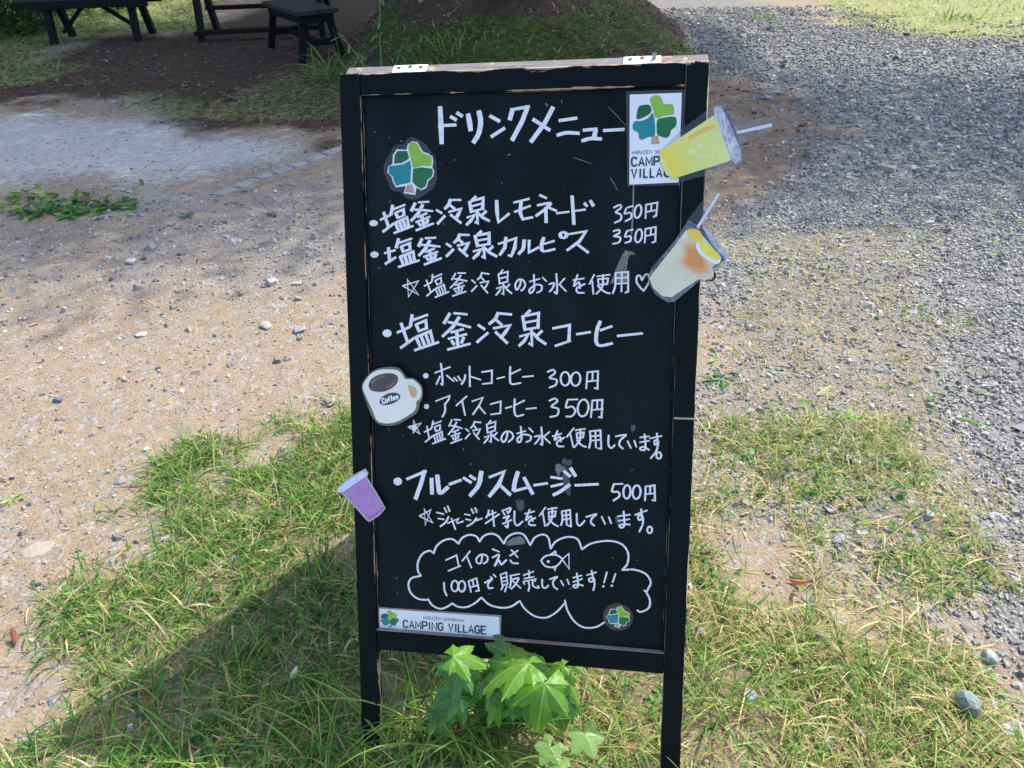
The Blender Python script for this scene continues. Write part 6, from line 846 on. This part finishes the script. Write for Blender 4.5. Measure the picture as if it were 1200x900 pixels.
# long arching grass under the board
def tuft(name, x, y, n, L0, L1, label, w=(.002, .0038), lean=(.7, 1.4), cols=GREEN, wt=(2, 5, 6, 3, 2), spread=.03, droop=(.6, 2.2), head=None, cat='grass tuft', seg=8):
    z = float(gz(x, y)); o = empty(name, (x, y, z), label, cat)
    X = rng.normal(0, spread, n); Yy = rng.normal(0, spread, n)
    b = blades('blades', X, Yy, rng.uniform(L0, L1, n), rng.uniform(*w, n), lean, pick(cols, wt, n, .2), z0=gz(X + x, Yy + y) - z, stuff=True, parent=o, seg=seg, droop=rng.uniform(*droop, n), head=head); return o
tuft('grass_tuft', -.17, .90, 95, .14, .32, 'long arching grass tuft just inside the left leg of the board', droop=(1.0, 2.8), w=(.0025, .005), wt=(1, 4, 7, 5, 1), spread=.045)
tuft('grass_tuft', -.06, .875, 60, .14, .28, 'long arching grass tuft in front of the broadleaf plant', droop=(1.4, 3.0), w=(.0022, .0045), wt=(1, 4, 7, 5, 1), spread=.04)
tuft('grass_tuft', -.36, .88, 34, .12, .24, 'long bright grass tuft at the outer foot of the left leg', droop=(.8, 2.2))
tuft('grass_tuft', .19, .93, 34, .10, .22, 'fine upright grass tuft just inside the right leg', w=(.0015, .003))
tuft('grass_tuft', .37, .95, 60, .10, .20, 'bright grass tuft at the outer foot of the right leg')
tuft('grass_tuft', -.60, 1.05, 46, .07, .15, 'dark green grass tuft in the shadow left of the board', droop=(.8, 2.4), spread=.05)
tuft('grass_tuft', -.50, 1.62, 44, .06, .12, 'sunlit grass tuft beside the purple smoothie cut-out', spread=.05)
tuft('grass_tuft', -1.0, 1.15, 30, .05, .11, 'sprawling grass tuft at the left end of the lawn patch', spread=.04)
tuft('grass_tuft', -.40, .98, 46, .08, .16, 'shaded grass tuft close to the left leg', spread=.05)
tuft('grass_tuft', .70, 1.00, 40, .06, .13, 'thick green grass tuft among dry grass near the greenish rock', spread=.045)

def weed(name, x, y, n, L, label, mat=M_leafB, up=.2, w=.35, cat='weed'):
    z = float(gz(x, y)); o = empty(name, (x, y, z), label, cat); r = random.Random(int(abs(x * 977 + y * 311)))
    for i in range(n):
        V, Q, vn = palmate(L * r.uniform(.6, 1.1), lobes=((0, 1),), width=w, depth=.02, spread=w * 1.02, sharp=1.6, na=13, nr=6, droop=.5, fold=.5, tooth=.02)
        leaf_obj('leaf', place(V, (0, 0, .004), i * 6.283 / n + r.uniform(-.3, .3), up + r.uniform(-.15, .35), r.uniform(-.3, .3)), Q, vn, mat, o)
    return o
weed('rosette_weed', .688, 2.137, 9, .055, 'flat green rosette weed on bare soil right of the board')
weed('rosette_weed', 1.006, 1.901, 7, .05, 'pale green flat weed on gravel at the edge of dry grass', M_leafC)
weed('rosette_weed', 1.38, 1.85, 7, .045, 'pale low weed out on the grey gravel, right of the flat one', M_leafC)
weed('rosette_weed', 1.02, 2.9, 8, .05, 'small green weed patch in gravel below the syrup drink picture')
weed('rosette_weed', -1.40, 1.66, 6, .035, 'tiny green seedling alone on the sandy soil', M_leafC, .5)
for i, (x, y, l) in enumerate(((-2.42, 3.95, 'large leafy weed at the left border of the yard'), (-2.25, 3.88, 'leafy weed second from the left border'), (-2.05, 3.98, 'leafy weed at the right end of the left strip'), (-1.62, 3.80, 'small isolated weed right of the left strip'))):
    weed('leafy_weed', x, y, 14 - 2 * i, .085 - .012 * i, l, M_leafB if i != 1 else M_leafD, .5, .42)
# leafy stems on the bank
def stemmed(name, x, y, H, n, L, label, lean=(0, 0), mat=M_leafB, w=.33, cat='plant'):
    z = float(gz(x, y)); o = empty(name, (x, y, z), label, cat); r = random.Random(int(abs(x * 97 + y * 31)))
    pts = [(lean[0] * t * t * H, lean[1] * t * t * H, H * t) for t in np.linspace(0, 1, 6)]; tv, tf = tube_mesh(pts, [.006, .0055, .005, .004, .003, .002], 5); py_mesh('stem', tv, tf, M_stem, o, True)
    for i in range(n):
        t = .12 + .88 * i / (n - 1); p = (lean[0] * t * t * H, lean[1] * t * t * H, H * t); V, Q, vn = palmate(L * r.uniform(.7, 1.1) * (1.1 - .4 * t), lobes=((0, 1),), width=w, depth=.02, spread=w * 1.02, sharp=1.6, na=11, nr=5, droop=.5, fold=.4, tooth=.03)
        leaf_obj('leaf', place(V, p, i * 2.4 + r.uniform(-.4, .4), r.uniform(-.3, .35), r.uniform(-.3, .3)), Q, vn, mat, o)
for px, py, Y, H, n, L_, ln, lb in ((447, 75, 6.5, .62, 18, .11, (.1, 0), 'tallest leafy weed stem on the bank behind the board'), (432, 72, 6.3, .42, 14, .12, (-.5, 0), 'leaning leafy stem left of the tallest one on the bank'), (462, 80, 6.2, .25, 14, .12, (.3, 0), 'low leafy weed behind the left hinge'), (445, 84, 6.0, .20, 14, .13, (-.2, 0), 'low leafy weed beside the top left corner of the board'), (408, 66, 6.6, .30, 10, .09, (-.4, .1), 'thin leafy seedling between bench and bank')):
    g = at(px, py, Y=Y); stemmed('bank_weed', g[0], Y, H, n, L_, lb, ln)
def fern(x, y, n, L, label):
    z = float(gz(x, y)); o = empty('fern', (x, y, z), label, 'fern'); r = random.Random(int(x * 100) + 7)
    for i in range(n):
        az = i * 6.283 / n + r.uniform(-.3, .3); V = []; Fs = []; Ln = L * r.uniform(.7, 1.1)
        for k in range(14):
            t = (k + 1) / 14; p = np.array([Ln * t, 0, Ln * (.75 * t - .85 * t * t)]); l = Ln * .30 * math.sin(math.pi * min(1, t * .9 + .12))
            for s in (-1, 1):
                b = len(V); V += [p, p + np.array([.25 * l, s * l, -.15 * l]), p + np.array([Ln * .055, s * l * .35, 0]), p + np.array([Ln * .06, 0, 0])]; Fs.append((b, b + 1, b + 2, b + 3))
        V = place(np.array(V), (0, 0, 0), az, 0); me = py_mesh('frond', V, Fs, M_leafB, o)
for px, py, Y, L_, lb in ((600, 26, 6.9, .34, 'fern on the mound, nearest to the pale stick'), (560, 10, 7.2, .32, 'fern higher on the mound beside the dark post')): g = at(px, py, Y=Y); fern(g[0], Y, 12, L_, lb)
g = at(385, 92, Z=0.02); tuft('reed_tuft', g[0] + .02, g[1], 34, .30, .62, 'tall arching reed-like tuft in front of the bench', w=(.006, .012), lean=(.8, 1.4), droop=(.8, 2.4), spread=.05)
g = at(520, 60, Y=6.3); tuft('grass_tuft', g[0], 6.3, 60, .14, .30, 'long grass tuft on the mound behind the top rail', w=(.004, .007), spread=.12)
g = at(490, 66, Y=6.2); tuft('grass_tuft', g[0], 6.2, 50, .12, .26, 'shaggy grass tuft on the mound right of the leafy weeds', w=(.004, .007), spread=.12)
tuft('grass_tuft', 4.9, 9.0, 40, .12, .26, 'tall tuft at the far right edge of the gravel yard', w=(.006, .012), spread=.1)
tuft('grass_tuft', 2.95, 9.5, 30, .10, .2, 'small tuft by the far verge above the gravel', w=(.006, .012), spread=.08)
# bush at the far left
def leaf_cloud(name, c, rx, ry, rz, n, s0, s1, cols, wt, parent, shell=.55, dark=0):
    u = rng.normal(0, 1, (n, 3)); u /= np.linalg.norm(u, axis=1)[:, None]; rad_ = rng.uniform(shell, 1, n) ** .7; P = u * rad_[:, None] * np.array([rx, ry, rz]); P *= (.75 + .5 * fbm(u[:, 0] * 2 + 9, u[:, 1] * 2 + u[:, 2] * 1.7, 5))[:, None]
    keep = fbm(P[:, 0] * 2.2 / rx + 5, P[:, 1] * 2.2 / rx + P[:, 2] * 1.3, 15) > (.38 if shell > .3 else .30); P = P[keep]; n = len(P); P += np.array(c)
    a = rng.normal(0, 1, (n, 3)); a /= np.linalg.norm(a, axis=1)[:, None]; b = np.cross(a, rng.normal(0, 1, (n, 3))); b /= np.linalg.norm(b, axis=1)[:, None]; s = rng.uniform(s0, s1, n)[:, None]
    V = np.stack([P - a * s, P - b * s * .45, P + a * s, P + b * s * .45], 1).reshape(-1, 3); Q = np.arange(n * 4).reshape(-1, 4)
    return np_mesh(name, V, Q, [M_blade], parent, attrs={'tone': ('FACE', pick(cols, wt, n, .25))})
def bush(x, y, r, h, label, n=2600):
    z = float(gz(x, y)); o = empty('bush', (x, y, z), label, 'bush'); leaf_cloud('foliage', (0, 0, h * .5), r, r, h * .55, n, .035, .07, [(.02, .06, .018), (.035, .09, .025), (.06, .12, .03)], (3, 3, 2), o)
    for k in range(4): a = k * 1.6; tv, tf = tube_mesh([(0, 0, 0), (.15 * math.cos(a), .15 * math.sin(a), h * .3), (.5 * r * math.cos(a), .5 * r * math.sin(a), h * .7)], [.02, .014, .006], 5); py_mesh('branch', tv, tf, M_bark, o, True)
t_ = NT('tree_bark'); _v = t_.obj(); _n = t_.noise(1, 6, .65, t_.scale(_v, (22, 22, 5))); M_bark = t_.pbr(t_.mix(_n, (.06, .042, .03), (.17, .125, .09)), .9, t_.bump(_n, .8, .02), .2)
bush(-6.2, 10.6, .95, 1.1, 'dark leafy bush at the far left behind the low bench', 4200)
bush(-5.9, 12.6, 1.0, 1.0, 'greener bush farther back behind the low bench', 3000)

# ------------------------------------------------------------------ trees that shade the yard (their crowns are above the frame)
def tree(x, y, H, crown, label, r0=.16, n=9000, leaf=(.03, .055)):
    z = float(gz(x, y)) - .05; o = empty('shade_tree', (x, y, z), label, 'tree')
    tip = (crown[0][0] - x) * .4, (crown[0][1] - y) * .4
    pts = [(tip[0] * t ** 2, tip[1] * t ** 2, H * t) for t in np.linspace(0, 1, 9)]; rr_ = [r0 * 1.5] + [r0 * (1 - .8 * t) for t in np.linspace(.1, 1, 8)]; tv, tf = tube_mesh(pts, rr_, 12); py_mesh('trunk', tv, tf, M_bark, o, True)
    for cx, cy, cz, rx, rz, d in crown:
        c_ = np.array([cx - x, cy - y, cz - z]); s = np.array([tip[0] * .3, tip[1] * .3, H * .55]); tv, tf = tube_mesh([s, (s + c_) / 2 + np.array([0, 0, .2]), c_], [r0 * .4, r0 * .25, .03], 7); py_mesh('limb', tv, tf, M_bark, o, True)
        leaf_cloud('crown', c_, rx, rx, rz, int(n * d * 1.3), leaf[0], leaf[1], [(.03, .08, .02), (.05, .11, .03), (.08, .14, .04)], (3, 3, 2), o, .05)
k_ = (0.58, 0.404)     # how far a crown's shadow lands from it, per metre of height
def crown_over(sx, sy, h, rx, rz, d=1.0): return (sx + k_[0] * h, sy + k_[1] * h, h, rx, rz, d)
tree(.30, 8.0, 7.2, [crown_over(-2.6, 6.9, 6.2, 2.3, 1.2, 2.2), crown_over(.0, 7.3, 6.8, 2.2, 1.3, 4.5), crown_over(.1, 8.6, 6.8, 2.2, 1.3, 4.5), crown_over(-1.6, 10.4, 6.8, 2.2, 1.3, 3), crown_over(-2.2, 12.6, 6.8, 2.4, 1.3, 3.5), crown_over(-4.8, 7.8, 6.0, 2.2, 1.2, 2.2), crown_over(-1.4, 4.7, 6.4, 1.7, .8, .7)], 'tall tree on the mound, its trunk above the frame', .24, 9000)
tree(8.6, 8.6, 7.0, [crown_over(2.0, 5.6, 6.6, 1.5, 1.0, .6), crown_over(3.6, 5.0, 6.4, 1.5, 1.0, .55), crown_over(1.5, 4.5, 5.8, 1.3, .6, .35), crown_over(3.3, 4.2, 6.0, 1.4, .6, .35)], 'tree beyond the gravel yard that shades the gravel', .18, 8000)
tree(-6.5, 13.5, 7.5, [crown_over(-1.0, 8.8, 6.8, 1.9, 1.2, 2.6), crown_over(-5.6, 9.8, 6.4, 2.2, 1.3, 2.4), crown_over(-4.2, 9.2, 6.4, 2.0, 1.2, 2.2), crown_over(-3.2, 4.9, 6.4, 1.8, .8, .9), crown_over(-2.3, 4.0, 6.4, 1.6, .6, .45), crown_over(-7.2, 8.5, 6.4, 2.2, 1.2, .7), crown_over(-2.2, 9.6, 6.4, 1.8, 1.2, 2.4)], 'tree behind the benches at the far left', .2, 8000)

for wx, wy, wl in ((-13, 17, 'tree at the far left corner of the wood behind the benches'), (-9, 18.5, 'second tree of the wood behind the benches'), (-5, 18, 'broad tree of the wood straight behind the low bench'), (-1, 18.5, 'tree of the wood behind the mound'), (-11, 12.5, 'tree left of the benches, outside the yard')):
    tree(wx, wy, 7, [(wx, wy, 5.5, 2.8, 2.4, 1.6), (wx + .6, wy - .6, 2.6, 2.4, 1.6, 1.2)], wl, .2, 6000, (.10, .17))
# ------------------------------------------------------------------ dark timber benches
t_ = NT('dark_stained_timber'); _v = t_.obj(); _n = t_.noise(1, 6, .65, t_.scale(_v, (60, 8, 60))); M_tim = t_.pbr(t_.mix(_n, (.005, .005, .006), (.016, .015, .016)), .75, t_.bump(_n, .5, .003), .1)
t_ = NT('worn_bench_top'); _v = t_.obj(); _n = t_.noise(1, 6, .65, t_.scale(_v, (60, 6, 60))); M_seat = t_.pbr(t_.mix(_n, (.014, .014, .015), (.045, .043, .043)), .6, t_.bump(_n, .4, .002), .2)
def stool_bench(p0, p1, wid, H, label):
    'seat of two planks, aprons, four splayed legs and stretchers'
    a = np.array(p0, float); b = np.array(p1, float); d = b - a; Ln = np.linalg.norm(d); d /= Ln; s = np.array([-d[1], d[0]]); c = (a + b) / 2; zb = float(gz(c[0], c[1]))
    o = empty('wooden_bench', (c[0], c[1], zb), label, 'bench'); W = lambda l, q, z: (d[0] * l + s[0] * q, d[1] * l + s[1] * q, z)
    for k in (-1, 1): beam_obj('seat_plank', W(-Ln / 2, k * wid * .255, H - .018), W(Ln / 2, k * wid * .255, H - .018), wid * .49, .036, M_seat, o)
    for k in (-1, 1): beam_obj('apron', W(-Ln / 2 + .05, k * wid * .36, H - .075), W(Ln / 2 - .05, k * wid * .36, H - .075), .03, .075, M_tim, o)
    for e in (-1, 1):
        beam_obj('end_apron', W(e * (Ln / 2 - .05), -wid * .40, H - .075), W(e * (Ln / 2 - .05), wid * .40, H - .075), .03, .08, M_tim, o)
        for k in (-1, 1): beam_obj('leg', W(e * (Ln / 2 - .10), k * wid * .30, H - .04), W(e * (Ln / 2 - .04), k * wid * .52, -.01), .06, .05, M_tim, o, up=(d[0], d[1], 0))
        beam_obj('stretcher', W(e * (Ln / 2 - .07), -wid * .44, H * .38), W(e * (Ln / 2 - .07), wid * .44, H * .38), .03, .06, M_tim, o)
    beam_obj('stretcher', W(-Ln / 2 + .09, 0, H * .38), W(Ln / 2 - .09, 0, H * .38), .03, .05, M_tim, o)
    return o
stool_bench((-2.20, 8.75), (-1.66, 7.85), .40, .45, 'dark wooden bench with splayed legs left of the mound')
def braced_bench():
    y0 = 9.75; o = empty('braced_bench', (-4.55, y0, float(gz(-4.55, y0))), 'low dark bench with diagonal braces at the far left', 'bench')
    for k in range(3): beam_obj('seat_plank', (-.80, -.13 + k * .14, .44), (.70, -.13 + k * .14, .44), .13, .04, M_seat, o)
    beam_obj('apron', (-.78, -.21, .385), (.68, -.21, .385), .03, .08, M_tim, o); beam_obj('apron', (-.78, .21, .385), (.68, .21, .385), .03, .08, M_tim, o)
    for x in (-.48, .46):
        for s in (-1, 1): beam_obj('leg', (x, s * .12, .40), (x + .02, s * .24, -.02), .07, .07, M_tim, o, up=(1, 0, 0))
        beam_obj('cross_bar', (x, -.2, .34), (x, .2, .34), .05, .05, M_tim, o)
    beam_obj('brace', (-.44, 0, .08), (-.10, 0, .38), .035, .05, M_tim, o, up=(0, 1, 0)); beam_obj('brace', (.42, 0, .10), (.02, 0, .38), .035, .05, M_tim, o, up=(0, 1, 0))
braced_bench()
def picnic_table():
    y0 = 9.65; o = empty('picnic_table', (-2.75, y0, float(gz(-2.75, y0))), 'dark timber picnic table standing behind the splayed bench', 'table')
    for k in range(4): beam_obj('top_plank', (-.75, -.27 + k * .18, .72), (.95, -.27 + k * .18, .72), .17, .04, M_seat, o)
    for x in (-.56, .78):
        for s in (-1, 1): beam_obj('leg', (x, s * .10, .69), (x + .015, s * .30, -.02), .09, .06, M_tim, o, up=(1, 0, 0))
        beam_obj('cross_bar', (x, -.32, .66), (x, .32, .66), .06, .07, M_tim, o)
    beam_obj('stretcher', (-.56, .10, .30), (.78, .10, .30), .04, .09, M_tim, o, up=(0, 1, 0)); beam_obj('low_board', (-.60, -.30, .10), (.80, -.30, .12), .04, .15, M_tim, o, up=(0, 1, 0))
picnic_table()
g = at(543, 22, Y=7.0)
tag(py_mesh('garden_post', *tube_mesh([(g[0], 7.0, g[2] - .15), (g[0] + .01, 7.0, g[2] + .7)], [.02, .018], 8), M_tim), 'thin dark post standing on top of the mound', 'post')
a = at(659, 19, Y=6.9); b = at(640, -6, Y=7.0); tag(py_mesh('pale_stick', *tube_mesh([a, (a + b) / 2, b], [.008, .009, .008], 6), flat_mat('peeled_stick', (.45, .43, .42), .7, .2)), 'thin pale stick leaning on the mound above the board', 'stick')

# ------------------------------------------------------------------ stone edging and loose stones
M_slab = flat_mat('flat_edging_stone', (.235, .235, .235), .85, .35, 60)
edging = empty('path_edging', (-1.3, 4.6, 0)); tag(edging, kind='structure')
def slab(name, x, y, lx, ly, rot, h, mat, parent=None, seed=0):
    r = random.Random(seed); bm = bmesh.new(); n = 7; top = []; bot = []
    for k in range(n):
        a = 2 * math.pi * k / n + r.uniform(-.22, .22); q = r.uniform(.82, 1.08); ex = math.copysign(abs(math.cos(a)) ** .4, math.cos(a)) * lx * q; ey = math.copysign(abs(math.sin(a)) ** .4, math.sin(a)) * ly * q
        X = ex * math.cos(rot) - ey * math.sin(rot); Y = ex * math.sin(rot) + ey * math.cos(rot); top.append(bm.verts.new((X * .94, Y * .94, h + r.uniform(-.002, .002)))); bot.append(bm.verts.new((X, Y, -.012)))
    bm.faces.new(top); bm.faces.new(bot[::-1])
    for k in range(n): bm.faces.new((bot[k], bot[(k + 1) % n], top[(k + 1) % n], top[k]))
    bmesh.ops.recalc_face_normals(bm, faces=bm.faces); bmesh.ops.bevel(bm, geom=list(bm.edges), offset=min(lx, ly) * .07, segments=1, affect='EDGES')
    o = bm_obj(name, bm, mat, parent); o.location = (x, y, float(gz(x, y))) if parent is None else (x - parent.location.x, y - parent.location.y, float(gz(x, y))); return o
for i, (x, y, lx, ly) in enumerate(((-1.537, 4.174, .085, .05), (-1.464, 4.323, .10, .055), (-1.386, 4.434, .07, .045), (-1.314, 4.552, .085, .05), (-1.236, 4.658, .085, .055), (-1.16, 4.768, .09, .05), (-1.075, 4.902, .10, .055), (-.99, 5.02, .10, .055), (-.90, 5.14, .09, .05))):
    slab('edging_stone', x, y, lx * .85, ly * .8, .95, .011, M_slab, edging, i)
def rock(x, y, r, h, c, label, seed, cat='stone', name='loose_stone', sub=1):
    bm = bmesh.new(); bmesh.ops.create_icosphere(bm, subdivisions=sub + 1, radius=1); q = random.Random(seed)
    dirs = [(Vector((q.gauss(0, 1), q.gauss(0, 1), q.gauss(0, 1))).normalized(), q.uniform(.55, .85)) for _ in range(9)]
    for v in bm.verts:
        for d, k in dirs:
            e = v.co.dot(d)
            if e > k: v.co -= d * (e - k)
    bmesh.ops.scale(bm, vec=(r, r * q.uniform(.6, .85), h), verts=bm.verts); bmesh.ops.rotate(bm, cent=(0, 0, 0), matrix=Matrix.Rotation(q.uniform(0, 3), 3, 'Z'), verts=bm.verts)
    o = bm_obj(name, bm, flat_mat('stone_face', c, .85, .22, 140)); o.location = (x, y, float(gz(x, y)) + h * .45); return tag(o, label, cat)
RK = [(-1.395, 2.589, .030, .010, (.42, .41, .38), 'flat pale stone, largest on the sandy soil left of the board'), (-1.686, 3.25, .030, .018, (.55, .55, .54), 'white stone on grey soil near the leafy weed strip'),
      (-1.226, 1.46, .042, .006, (.36, .315, .25), 'rectangular pale flat slab at the left border'), (-1.015, 1.40, .016, .010, (.20, .23, .32), 'bluish grey chip left of the grass edge'), (-.907, 1.485, .018, .006, (.42, .40, .37), 'pale triangular chip just above the grass edge'),
      (-1.174, 1.343, .015, .012, (.26, .22, .24), 'small purple-grey pebble below the flat slab'), (-.70, 1.52, .016, .008, (.28, .29, .32), 'grey chip where the lawn meets the soil'), (-.71, 1.40, .014, .010, (.30, .31, .36), 'light blue-grey chip among the first grass blades'),
      (.869, .918, .028, .034, (.20, .25, .23), 'greenish grey rock standing on edge at the lower right'), (.98, 1.034, .020, .017, (.38, .40, .41), 'rounded light grey stone on dry grass, upper right of the greenish rock'), (.655, 1.10, .023, .014, (.36, .35, .33), 'pale cracked stone in dry grass right of the board'),
      (.455, .965, .022, .010, (.33, .35, .40), 'blue-grey stone half hidden in grass near the right leg'), (.392, 1.26, .018, .013, (.55, .55, .52), 'white stone touching the right edge of the board'), (.395, 1.13, .020, .015, (.28, .29, .29), 'dark grey stone in grass beside the right leg'),
      (.58, .86, .022, .010, (.30, .32, .37), 'slate grey stone in grass at the lower border'), (.93, .87, .020, .007, (.42, .43, .44), 'flat whitish sliver under the greenish rock'), (-1.495, 2.148, .020, .012, (.15, .17, .20), 'dark blue-grey stone on sand at the far left'),
      (-.97, 1.79, .018, .009, (.20, .21, .25), 'dark slate chip above the lawn patch'), (-.60, 2.08, .028, .014, (.26, .22, .21), 'brown-grey angular stone close to the left edge of the board'), (-1.12, 1.72, .022, .009, (.29, .27, .29), 'mauve flat stone in the middle of the sand'),
      (-.79, 2.58, .030, .016, (.27, .29, .30), 'round grey stone near the coffee mug picture'), (-.93, 2.62, .035, .011, (.34, .33, .30), 'broad flat grey-brown stone left of the round grey one'), (1.22, 1.46, .02, .009, (.36, .38, .41), 'light slate stone at the edge of the gravel right of the grass'), (.80, 1.40, .024, .010, (.27, .30, .35), 'bluish stone where the dry grass gives way to gravel')]
for i, (x, y, r, h, c, lb) in enumerate(RK): rock(x, y, r, h, tuple(q * .78 for q in c), lb, i * 13 + 5)
# fallen leaves
def dead_leaf(x, y, L, az, c, label, trans=.3):
    V, Q, vn = palmate(L, lobes=((0, 1),), width=.45, depth=.02, spread=.46, sharp=1.6, na=13, nr=7, droop=-.4, fold=.7, tooth=.03); t = leaf_mat('dead_leaf', c, tuple(q * 1.3 for q in c), tuple(q * 1.6 for q in c), trans)
    o = leaf_obj('fallen_leaf', place(V, (0, 0, .010), az, .1, .3), Q, vn, t, None); o.location = (x, y, float(gz(x, y))); tag(o, label, 'leaf')
dead_leaf(-1.123, 1.155, .040, 2.2, (.20, .07, .05), 'reddish brown curled leaf on the sand at the left border')
dead_leaf(.63, 1.27, .045, 5.6, (.34, .15, .06), 'orange brown dry leaf on straw right of the board')
dead_leaf(.86, 1.36, .040, 1.9, (.36, .24, .17), 'pinkish brown dry leaf at the gravel edge')
dead_leaf(-.49, 1.03, .035, 1.2, (.55, .60, .42), 'whitish leaf lying in the shaded grass left of the board')
dead_leaf(.96, 2.02, .05, .4, (.55, .58, .30), 'pale yellow-green leaf on the dry patch')
dead_leaf(.18, .84, .04, .6, (.45, .30, .17), 'tan dry leaf next to the round-lobed leaves', .3)
# twigs
M_twig = flat_mat('dry_twig', (.24, .20, .15), .8, .3)
for i, (x, y, L_, az, lb) in enumerate(((-1.37, 4.25, .30, .75, 'long pale twig lying beside the stone edging'), (-1.19, 1.10, .16, .1, 'thin dark twig on sand by the lower left border'), (.72, 1.28, .12, .4, 'short grey twig in the straw by the orange brown leaf'), (.50, 2.75, .16, -.1, 'dark straight twig on soil below the syrup drink'), (-.78, .98, .14, -1.2, 'bare twig across the lower edge of the lawn patch'))):
    d = np.array([math.cos(az), math.sin(az)]); P = [(d[0] * L_ * t, d[1] * L_ * t, .012 + .006 * math.sin(t * 7 + i)) for t in np.linspace(-.5, .5, 7)]; tv, tf = tube_mesh(P, [.0014 + .0006 * L_ * 3] * 7, 5)
    o = py_mesh('twig', tv, tf, M_twig, None, True); o.location = (x, y, float(gz(x, y))); tag(o, lb, 'twig')
